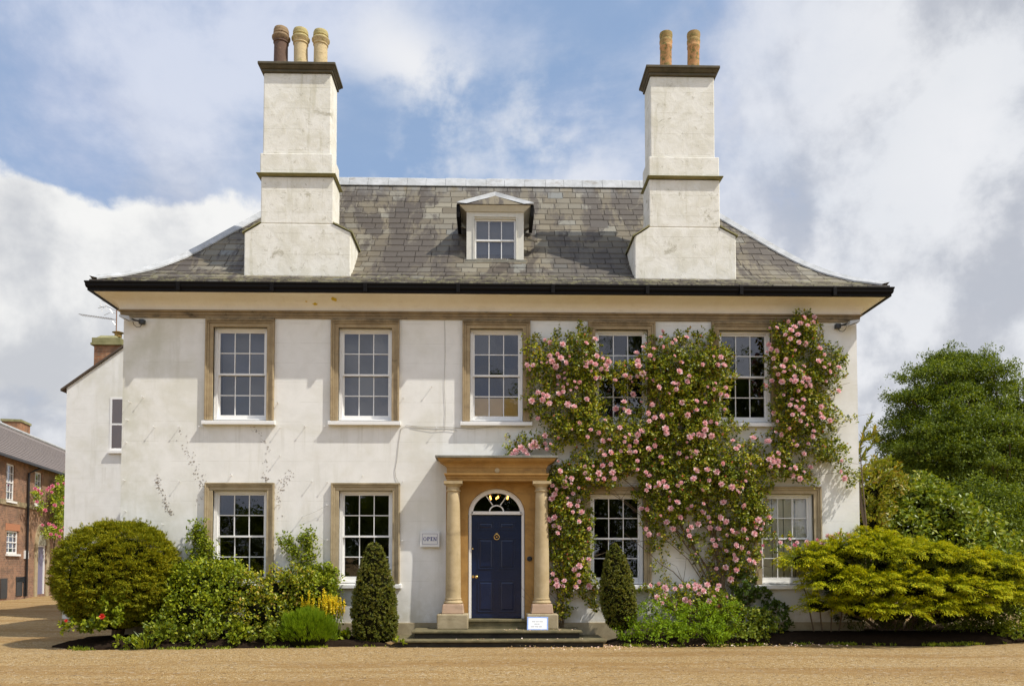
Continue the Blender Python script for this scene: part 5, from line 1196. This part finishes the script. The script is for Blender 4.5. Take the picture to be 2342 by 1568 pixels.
# ---- wall climbers: traced centre lines with leaves
def climber(name, paths, label, mt, nper, rad, base, L=.055, W=.04, cat='climber', depth=.16):
    T = empty(name, base, 0, label, cat, None); C = []; q = MB(); b = Vector(base)
    for p in paths:
        pts = [Vector((at(x, y, -.06)[0], -.05 - depth * .4 * (i % 2), at(x, y, -.06)[1])) - b for i, (x, y) in enumerate(p)]; q.tube(pts, .009, 5, .003)
        for _ in range(int(nper * len(p))):
            k = random.random() * (len(p) - 1); i = int(k); f = k - i; c = pts[i].lerp(pts[i + 1], f) + Vector((random.gauss(0, rad), -random.uniform(0, depth), random.gauss(0, rad * .8))); C.append(tuple(c))
    C = np.array(C); leaf_object('foliage', [(clump_leaves(C, np.tile([0, -1, .2], (len(C), 1)), 5, .045, L, W, .5, 1, 0), 0)], [mt], T); q.build('stems', M['stem'], T); return T
climber('wall_climber', [[(455, 1400), (462, 1330), (465, 1270), (470, 1230), (460, 1190)], [(440, 1360), (448, 1300), (445, 1240), (452, 1205)], [(485, 1360), (490, 1300), (478, 1240)], [(430, 1340), (432, 1290)], [(500, 1360), (520, 1310), (515, 1285)], [(535, 1360), (545, 1310), (542, 1290)]],
        'slender green climber on the wall at the left edge of the lower left window', GREEN, 46, .085, (-5.75, -.04, .12))
climber('wall_climber', [[(680, 1400), (700, 1340), (695, 1290), (665, 1250), (648, 1228)], [(700, 1340), (712, 1280), (706, 1240), (705, 1218)], [(690, 1390), (730, 1330), (752, 1318), (768, 1340)], [(660, 1400), (668, 1350), (655, 1320)], [(720, 1300), (745, 1310), (765, 1300)]],
        'light green climber fanned on the wall between the two lower left windows', GREEN, 60, .085, (-3.75, -.04, .12))

# ---- right-hand bed
G2 = 'green plants in the right flower bed'
shrub('leafy_shrub', (2.95, -.7, .12), [(0, -.1, .3, .48, .36, .38), (.35, -.1, .36, .42, .36, .42), (-.4, -.15, .15, .3, .25, .25), (.2, -.35, .12, .5, .25, .2)], FEATH, 'light green leafy mass beside the leaning box cone', 'shrub', 9, .05, .035, 60, .06, group=G2, core=False)
shrub('leafy_shrub', (3.85, -.72, .12), [(0, -.1, .3, .5, .36, .4), (.4, -.05, .36, .42, .34, .44), (0, -.35, .12, .6, .22, .2)], FEATH, 'bushy green plants under the bare stems of the big rose', 'shrub', 9, .05, .035, 60, .06, group=G2, core=False)
shrub('leafy_shrub', (4.7, -.55, .12), [(0, -.1, .28, .4, .34, .34), (.35, -.1, .26, .38, .32, .3), (-.3, .1, .5, .3, .25, .4), (0, -.35, .1, .5, .2, .18)], BIGL, 'low broad-leaved plants at the right end of the rose bed', 'shrub', 9, .055, .045, 60, .06, group=G2, core=False)
shrub('ivy_bush', (5.1, -.22, .12), [(0, 0, .55, .38, .2, .45), (.35, -.05, .35, .35, .22, .35), (-.15, .02, .95, .22, .14, .3)], IVYL, 'dark green leafy bush against the wall below the pale shuttered window', 'bush', 9, .075, .065, 60, .06, core=False)
grassy('grass_clump', (4.15, -1.0, .06), 90, .3, .42, .012, FEATH, 'clump of long pale grass blades at the front of the rose bed', 'grass clump', 1.0)
shrub('rose_bush', (3.75, -.35, .12), [(-.35, 0, .75, .35, .2, .22), (.15, 0, .8, .35, .2, .25), (.5, .0, .55, .3, .2, .3)], ROSEL, 'low pink rose bush under the stems of the big climbing rose', 'rose bush', 7, .06, .042, 40, .07, core=False)
sp2 = [((random.uniform(3.0, 4.35), -.62 + random.uniform(-.05, .05), random.uniform(.75, 1.15)), (random.gauss(0, .4), -1, .4), random.uniform(.045, .07)) for _ in range(18)]
T_ = [o for o in col.objects if o.get('label', '').startswith('low pink rose bush')][0]
place_blossoms([((p[0] - 3.75, p[1] + .35, p[2] - .12), d, r) for p, d, r in sp2], ROSES, T_)
# low rose in front of the pale window
RB = shrub('rose_bush', (6.55, -.25, .1), [(-.75, 0, 1.7, .30, .15, .10), (-.25, 0, 1.72, .35, .15, .11), (.3, 0, 1.85, .35, .2, .16), (.75, .0, 1.9, .3, .2, .18)], GREEN, 'pink rose showing above the golden juniper in front of the pale window', 'rose bush', 7, .06, .04, 40, .07, core=False)
sp3 = []
for px, py in ((1745, 1247), (1785, 1240), (1806, 1232), (1817, 1247), (1823, 1240), (1805, 1254), (1850, 1245), (1845, 1238), (1870, 1235), (1880, 1243), (1893, 1225), (1905, 1228), (1920, 1220), (1940, 1224), (1740, 1262), (1890, 1258), (2025, 1228), (2030, 1224)):
    Y = -.35; x, z = at(px, py, Y); sp3.append(((x - 6.55, Y + .25, z - .1), (random.gauss(0, .4), -1, .5), random.uniform(.035, .065)))
place_blossoms(sp3, ROSES + ROSEM[:1], RB)

# ---- golden juniper
J = empty('golden_juniper', (8.0, -.55, .05), 0, 'wide spreading golden yellow-green juniper at the right end of the house', 'bush')
lob = []
def jl(px, py, Y, rx, ry, rz_): x, z = at(px, py, Y); lob.append((x - 8.0, Y + .55, z - .05, rx, ry, rz_))
for a in ((1850, 1280, -.7, .50, .45, .24), (1935, 1262, -.5, .55, .5, .26), (1985, 1240, -.2, .40, .4, .24), (2030, 1262, -.7, .55, .5, .24), (2110, 1268, -.5, .5, .5, .22), (2180, 1285, -.6, .50, .5, .22), (2260, 1295, -.4, .50, .5, .22), (2310, 1320, -.2, .45, .5, .26),
          (1900, 1330, -.95, .50, .4, .24), (1985, 1335, -1.15, .50, .45, .22), (2075, 1335, -1.1, .5, .45, .24), (2165, 1340, -1.0, .48, .4, .22), (2240, 1350, -.9, .45, .4, .22), (2305, 1365, -.6, .4, .4, .24),
          (1920, 1300, -.35, .6, .5, .4), (2030, 1310, -.4, .6, .5, .45), (2140, 1320, -.4, .6, .5, .42), (2250, 1330, -.3, .6, .5, .4), (1960, 1350, -.5, .5, .5, .35), (2100, 1360, -.6, .6, .5, .35), (2220, 1370, -.5, .55, .5, .3), (1880, 1385, -.75, .42, .35, .20), (1960, 1385, -1.1, .45, .4, .18), (2050, 1395, -1.2, .45, .4, .20), (2130, 1385, -1.1, .38, .35, .18), (2220, 1385, -1.0, .35, .3, .16), (2170, 1405, -.3, .5, .4, .3), (2260, 1400, -.1, .5, .4, .3), (2060, 1400, -.2, .5, .4, .3), (1970, 1400, -.1, .5, .4, .3)): jl(*a)
Cs, Ns = [], []
inner = set(id(l) for l in lob if l[1] > .05 and l[5] > .28)
Cd, Nd = [], []
for l in lob:
    if id(l) in inner:
        p, nn = ell_surface(int(420 * (l[3] * l[4] + l[3] * l[5] + l[4] * l[5])), l[:3], l[3:], -.9, .12); Cd.append(p); Nd.append(nn); continue
    nC = int(760 * (l[3] * l[4] + l[3] * l[5] + l[4] * l[5])); p, nn = ell_surface(nC, l[:3], (l[3], l[4], l[5] * 1.1), -.45, .14); Cs.append(p - nn * rng.uniform(0, .22, (len(p), 1)) * l[5]); h = nn.copy(); h[:, 2] = h[:, 2] * .35; Ns.append(nrm(h + np.array([0, -.2, .02])))
C = np.concatenate(Cs); N = np.concatenate(Ns)
# plumes: arching sprays of scale leaves that droop at the tip
Cp, Np = [], []
for l in lob:
    if id(l) in inner: continue
    area = l[3] * l[4] + l[3] * l[5] + l[4] * l[5]; p, nn = ell_surface(int(105 * area) + 10, l[:3], (l[3], l[4], l[5] * 1.15), -.30, .14); Cp.append(p); Np.append(nn)
Cp = np.concatenate(Cp); Np = np.concatenate(Np); n = len(Cp)
Dh = Np.copy(); Dh[:, 2] = Np[:, 2] * .45; Dh = nrm(Dh + np.array([0, -.35, .0]) + rnd(n) * .28); Lp = rng.uniform(.26, .5, n)
B = Cp - Dh * (Lp * .62)[:, None]; per = 130; t = rng.random((n, per)) ** .75; Sd = nrm(np.cross(Dh, np.tile([0, 0, 1.], (n, 1)) + rnd(n) * .15)); lat = rng.normal(0, 1, (n, per)) * (.030 + .045 * np.sin(np.pi * np.minimum(1, t * 1.05))) 
rise = (.22 * t - .34 * t * t) * Lp[:, None]; Pp = B[:, None] + Dh[:, None] * (t * Lp[:, None])[..., None] + Sd[:, None] * lat[..., None]; Pp[..., 2] += rise + rng.normal(0, .012, (n, per)) - np.abs(lat) * .35
Td = Dh[:, None] + Sd[:, None] * (lat * 9)[..., None] + np.array([0, 0, 1.0]) * (.30 - .95 * t)[..., None]; Td = nrm((Td + rng.normal(0, .28, Td.shape)).reshape(-1, 3)); tf = t.reshape(-1); Pf = Pp.reshape(-1, 3)
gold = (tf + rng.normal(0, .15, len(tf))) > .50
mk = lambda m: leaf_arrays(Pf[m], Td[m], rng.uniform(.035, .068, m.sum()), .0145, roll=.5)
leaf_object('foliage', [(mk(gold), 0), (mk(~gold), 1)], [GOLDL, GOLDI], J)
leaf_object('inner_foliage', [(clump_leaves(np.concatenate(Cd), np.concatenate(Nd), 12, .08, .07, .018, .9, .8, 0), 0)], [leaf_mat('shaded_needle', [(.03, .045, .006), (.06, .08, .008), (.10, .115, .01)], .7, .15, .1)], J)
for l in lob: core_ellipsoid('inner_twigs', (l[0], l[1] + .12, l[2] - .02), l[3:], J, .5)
q = MB()
for l in lob: q.tube([(0, .42, -.05), (l[0] * .35, .40, l[2] * .55), (l[0] * .8, l[1] * .5 + .2, l[2] * .9), (l[0], l[1], l[2] - .05)], .04, 6, .012)
q.build('branches', M['wood'], J)
shrub('ground_ivy', (10.35, -.35, .02), [(0, 0, .2, .5, .4, .28), (.6, .1, .25, .5, .4, .32), (1.2, .3, .3, .5, .4, .35), (-.35, .1, .1, .3, .3, .18), (.4, .7, .3, .7, .4, .45), (1.3, .9, .35, .7, .4, .5), (-.4, .8, .3, .6, .4, .4)], GREEN, 'low glossy ivy-like plants under the right end of the golden juniper', 'plant', 8, .06, .05, 55, .05, core=False, stem=False)

# ---- shrubs and trees on the right
def at2(px, py, Y): x, z = at(px, py, Y); return x, Y, z
def lobes_at(base, specs):
    out_ = []
    for px, py, Y, rx, ry, rz_ in specs: x, y, z = at2(px, py, Y); out_.append((x - base[0], y - base[1], z - base[2], rx, ry, rz_))
    return out_
b_ = (11.2, 4.5, 0)   # 
shrub('broad_leaved_shrub', b_, lobes_at(b_, [(2010, 1180, 4.3, .8, .8, .7), (2090, 1150, 4.6, .8, .8, .6), (2150, 1180, 4.3, .8, .8, .65), (2215, 1215, 4.5, .75, .8, .6), (2060, 1230, 4.0, .9, .8, .7), (2170, 1245, 4.0, .9, .8, .6), (2110, 1120, 4.9, .5, .5, .4), (2000, 1280, 4.0, 1.0, .8, .8), (2110, 1290, 4.0, 1.0, .8, .8), (2220, 1290, 4.0, 1.0, .8, .8), (2320, 1290, 4.5, 1.0, .8, .8)]), BIGL, 'dark green broad-leaved shrub behind the golden juniper', 'shrub', 8, .14, .09, 30, .15, .6, .9, 0)
b_ = (9.2, 3.4, 0)
shrub('olive_shrub', b_, lobes_at(b_, [(1985, 1140, 3.4, .55, .6, .75), (2010, 1090, 3.6, .45, .5, .45), (1975, 1200, 3.2, .6, .6, .7), (2040, 1110, 3.8, .4, .4, .35)]), OLIVEL, 'olive and bronze leaved shrub at the right corner of the house', 'shrub', 8, .12, .05, 42, .10, .8, .8, .2)
MG = empty('magnolia', (8.9, 1.6, 0), 0, 'magnolia sprays with long leaves reaching out past the right corner of the house', 'magnolia')
q = MB(); C = []; N = []
for p in ([(1955, 1060), (1966, 1030), (1975, 990), (1992, 958)], [(1960, 1060), (1975, 1045), (1995, 1015), (2005, 1005)], [(1955, 1090), (1985, 1080), (2010, 1055), (2035, 1050)], [(1960, 1120), (2000, 1100), (2040, 1075), (2060, 1090)], [(1965, 1010), (1985, 1005), (2000, 985)]):
    pts = [Vector((at(x, y, 2.6)[0] - 8.9, 1.0, at(x, y, 2.6)[1])) for x, y in p]; q.tube([(0, .6, 0), (-.3, .7, 2.0), pts[0]], .02, 6, .012); q.tube(pts, .010, 5, .004)
    for a, b in zip(pts, pts[1:]):
        for k in range(5): C.append(tuple(a.lerp(b, k / 5))); N.append(tuple((b - a).normalized()))
    C.append(tuple(pts[-1])); N.append((0, 0, 1))
q.build('branches', M['wood'], MG); leaf_object('foliage', [(clump_leaves(np.array(C), np.array(N), 5, .02, .17, .05, 1.0, .75, .1), 0)], [OLIVEL], MG)

def tree(name, base, h, lobes, mt, label, per, L, W, dens_, cr, trunk_r=.35, group=None, hang=0):
    T = empty(name, base, 0, label, 'tree', group); Cs, Ns = [], []
    for (cx, cy, cz, rx, ry, rz_) in lobes:
        n = int(dens_ * (rx * ry + rx * rz_ + ry * rz_)); p, nn = ell_surface(n, (cx, cy, cz), (rx, ry, rz_), -.8, .30); Cs.append(p - nn * (rng.random((len(p), 1)) ** 1.2) * .75 * min(rx, rz_)); Ns.append(nn)
    C = np.concatenate(Cs); N = nrm(np.concatenate(Ns) + np.array([0, 0, .1]))
    leaf_object('crown', [(clump_leaves(C, N, per, cr, L, W, .6, .9, .0 - hang, .8, .6), 0)], [mt], T)
    q = MB(); q.tube([(0, 0, -.1), (.1, 0, h * .2), (0, .1, h * .45), (.15, 0, h * .75)], trunk_r, 9, trunk_r * .2)
    for (cx, cy, cz, rx, ry, rz_) in lobes:
        zs_ = min(h * .6, max(h * .15, cz * .5)); q.tube([(.05, .03, zs_), (cx * .55, cy * .55, (zs_ + cz) / 2 + random.gauss(0, .2)), (cx, cy, cz)], trunk_r * .3, 6, .03)
    q.build('trunk', M['wood'], T); return T
b_ = (30.0, 30.0, 0)
big = lobes_at(b_, [(2190, 870, 30, 2.0, 2.2, 1.5), (2130, 900, 29, 1.7, 2, 1.3), (2250, 900, 29, 2.0, 2.2, 1.4), (2310, 930, 30, 1.8, 2, 1.5), (2080, 950, 29, 1.4, 1.8, 1.1), (2170, 960, 27, 2.2, 2, 1.4), (2260, 980, 27, 2.2, 2, 1.4), (2060, 1010, 29, 1.3, 1.8, 1.0), (2120, 1030, 27, 1.9, 2, 1.3), (2210, 1050, 26, 2.2, 2, 1.4), (2310, 1040, 27, 2.2, 2, 1.5), (2370, 960, 30, 1.8, 2, 1.6), (2050, 1075, 30, 1.0, 1.5, .8), (2090, 1095, 28, 1.5, 2, 1.0), (2160, 1110, 27, 2, 2, 1.2), (2260, 1120, 26, 2.2, 2, 1.3), (2340, 1120, 27, 2, 2, 1.5), (2400, 1060, 28, 2.2, 2, 2), (2185, 840, 31, 1.0, 1.2, .7), (2150, 1040, 32, 2.2, 2, 1.6), (2260, 1060, 32, 2.8, 2, 1.8)])
random.seed(21)
big = [(x, y, z, rx * random.uniform(.75, 1.0), ry, rz_ * random.uniform(.8, 1.35)) for x, y, z, rx, ry, rz_ in big]
random.seed(3)
for _ in range(70):
    l = random.choice(big[:20]); d_ = Vector((random.gauss(0, 1), random.gauss(-.5, .6), random.gauss(.25, .7))).normalized(); r_ = random.uniform(.5, .95); big.append((l[0] + d_.x * l[3] * 1.05, l[1] + d_.y * l[4], l[2] + d_.z * l[5] * 1.05, r_ * 1.35, r_, r_ * .42))
tree('broadleaf_tree', b_, 13, big, TREEL, 'tall spreading dark green tree against the sky at the far right', 24, .15, .075, 30, .33, .4)
b_ = (24.5, 20.0, 0)
tree('broadleaf_tree', b_, 6, lobes_at(b_, [(2230, 1130, 20, 1.5, 1.5, .7), (2300, 1150, 20, 1.5, 1.5, .8), (2180, 1170, 20, 1.3, 1.4, .8), (2260, 1200, 19, 1.7, 1.5, .9), (2340, 1200, 20, 1.6, 1.5, 1.0), (2200, 1240, 19, 1.5, 1.4, .9), (2300, 1250, 19, 1.8, 1.5, .9), (2390, 1170, 20, 1.5, 1.5, 1.1)]), TREEL, 'lower bushy tree in front of the tall tree at the far right', 30, .14, .08, 26, .36, .2)
Hd = empty('clipped_hedge', (17.5, 9.0, 0), 0, 'clipped dark hedge with flat top at the right edge', 'hedge')
V = rng.random((5200, 3)) * np.array([9, 1.6, 1.75]) + np.array([-1.2, -.8, .05]); f = rng.integers(0, 3, len(V)); V[f == 0, 1] = -.8 + rng.random((f == 0).sum()) * .1; V[f == 1, 2] = 1.72 + rng.random((f == 1).sum()) * .1; V[f == 2, 0] = -1.2 + rng.random((f == 2).sum()) * .15
leaf_object('foliage', [(clump_leaves(V, np.tile([0, -.7, .5], (len(V), 1)), 7, .06, .05, .035, .6, 1), 0)], [BOXL], Hd); MB().box(-1.1, 7.7, -.72, .72, 0, 1.7).build('inner_twigs', M['core'], Hd)

# ---- climbing rose on the brick house
CR = empty('climbing_rose', (-21.2, 20.5, 0), 0, 'deep pink climbing rose on the brick house beside its door', 'climbing rose'); C = []; bs = []
def brp(px, py, off):
    t, z = bl(px, py, off); n = Vector((-uy, ux, 0)); p = BO + Vector((ux, uy, 0)) * t - n * off; return Vector((p.x + 21.2, p.y - 20.5, z))
for (px, py, rx, ry, n) in ((135, 1110, 14, 22, 120), (128, 1150, 16, 25, 150), (135, 1185, 16, 20, 120), (85, 1132, 9, 14, 50), (95, 1160, 10, 12, 35), (118, 1215, 22, 14, 110), (150, 1140, 18, 40, 200), (150, 1210, 16, 20, 90)):
    for _ in range(n):
        off = random.uniform(.1, .7); C.append(tuple(brp(px + random.gauss(0, rx * .5), py + random.gauss(0, ry * .5), off)))
for px, py in ((80, 1117), (88, 1121), (94, 1128), (84, 1147), (103, 1166), (112, 1198), (97, 1200), (121, 1200), (126, 1205), (139, 1213), (128, 1222), (136, 1226), (116, 1221), (148, 1206), (147, 1217), (113, 1115), (120, 1111), (132, 1106), (148, 1138), (142, 1150), (125, 1155), (147, 1105), (118, 1125), (108, 1120)):
    bs.append((tuple(brp(px, py, .75)), (1, -.9, .4), random.uniform(.07, .11)))
C = np.array(C); leaf_object('foliage', [(clump_leaves(C, np.tile([.6, -.5, .2], (len(C), 1)), 5, .12, .11, .08, .5, 1), 0)], [GREEN], CR); place_blossoms(bs, ROSEM, CR)
q = MB(); q.tube([brp(128, 1355, .15), brp(122, 1280, .2), brp(128, 1200, .2), brp(135, 1110, .2)], .04, 6, .015); q.tube([brp(124, 1260, .2), brp(112, 1180, .2), brp(88, 1130, .25)], .02, 5, .008); q.build('stems', M['stem'], CR)

# ---- trees across the drive behind the photographer, mirrored in the panes
def refl(name, x, y, h, r, label, n=9):
    lb = [(random.gauss(0, r * .45), random.gauss(0, r * .35), h * random.uniform(.35, .85), r * .5, r * .5, h * .17) for _ in range(n)] + [(0, 0, h * .88, r * .45, r * .45, h * .12)]
    return tree(name, (x, y, 0), h, lb, TREEL, label, 8, .5, .3, 6, .6, .4, 'trees mirrored in the window panes')
refl('mirrored_tree', 18.5, -42, 19, 5.5, 'tall tree mirrored in the upper right window panes')
refl('mirrored_tree', 8.5, -44, 14.0, 4.5, 'tree mirrored low in the upper window left of the tall mirrored tree')
refl('mirrored_tree', .5, -46, 12.5, 4.0, 'tree mirrored low in the middle upper window')
for k, (x, lab) in enumerate(((-8, 'low tree mirrored in the lower window left of the porch'), (-17, 'low tree mirrored in the lower left window'), (27, 'low tree mirrored in the far right panes'))): refl('mirrored_tree', x, -42, 6.6, 6, lab, 8)
q = MB()
hp = rng.random((2600, 3)) * np.array([70, 2.0, 4.6]) + np.array([-35, -1, 0]); hg = leaf_object('hedge', [(clump_leaves(hp, np.tile([0, 1, .3], (len(hp), 1)), 8, .4, .4, .25, .4, 1), 0)], [TREEL]); hg.location = (0, -38, 0)
tag(hg, 'long tall hedge across the drive, mirrored in the lower windows', 'hedge')

# ---- fallen petals and edge weeds
n = 260; pxy = np.concatenate([np.stack([rng.normal(1.6, .8, 110), rng.uniform(-1.9, -.95, 110), np.full(110, .03)], 1), np.stack([rng.uniform(2.0, 6.5, 110), rng.uniform(-1.6, -.9, 110), np.full(110, .04)], 1), np.stack([rng.uniform(.0, 1.6, 22), rng.uniform(-.9, -.6, 22), np.full(22, .285)], 1), np.stack([rng.uniform(-.8, 1.9, 18), rng.uniform(-1.22, -1.0, 18), np.full(18, .142)], 1)])
Dr = rnd(len(pxy)); Dr[:, 2] *= .15; Dr = nrm(Dr)
tag(leaf_object('fallen_petals', [(leaf_arrays(pxy, Dr, .035, .03), 0)], [leaf_mat('fallen_petal', [(.75, .42, .36), (.80, .62, .52), (.85, .74, .66)])]), kind='stuff')
n = 2600; ex_ = np.concatenate([rng.uniform(-7.6, -1.9, n // 2), rng.uniform(2.4, 9.8, n // 2)]); ey = np.concatenate([np.interp(ex_[:n // 2], [-8, -7.2, -5.2, -3.2, -1.85], [-1.15, -1.58, -1.47, -1.25, -1.15]), np.interp(ex_[n // 2:], [2, 3.2, 4.6, 6, 8, 9.8], [-1.05, -1.15, -1.0, -.82, -1.12, -.75])]) + rng.normal(.05, .09, n)
keep = np.sin(ex_ * 3.1) + np.sin(ex_ * 7.7 + 1) + rng.normal(0, .6, n) > .3; E_ = np.stack([ex_, ey, np.full(n, .0)], 1)[keep]
tag(leaf_object('edge_weeds', [(clump_leaves(E_, np.tile([0, 0, 1.], (len(E_), 1)), 6, .03, .055, .014, .9, .7), 0)], [GREEN]), kind='stuff')
# loose stones lying on the gravel
n = 2600; sx_ = rng.uniform(-9, 11, n); sy_ = rng.uniform(-9, -1.2, n) ; a = rng.uniform(0, 6.28, n); s_ = rng.uniform(.006, .016, n)
P_ = np.stack([sx_, sy_, .018 * np.sin(sx_ * 1.3 + sy_ * .5) * np.cos(sy_ * 1.1) + .012 * np.sin(sx_ * .37 - sy_ * 2.1) + .002], 1)
Vs = []; Fs = []
for p, aa, s in zip(P_, a, s_):
    n0 = len(Vs); ca, sa = math.cos(aa) * s, math.sin(aa) * s * .8
    Vs += [(p[0] + ca, p[1] + sa, p[2]), (p[0] - sa, p[1] + ca, p[2]), (p[0] - ca, p[1] - sa, p[2]), (p[0] + sa, p[1] - ca, p[2]), (p[0] + ca * .2, p[1], p[2] + s * .8)]
    Fs += [(n0, n0 + 1, n0 + 4), (n0 + 1, n0 + 2, n0 + 4), (n0 + 2, n0 + 3, n0 + 4), (n0 + 3, n0, n0 + 4)]
tag(obj_from('loose_stones', Vs, Fs, leaf_mat('pale_stone', [(.14, .09, .045), (.30, .21, .11), (.48, .39, .26)], .9, 0, .2)), kind='stuff')
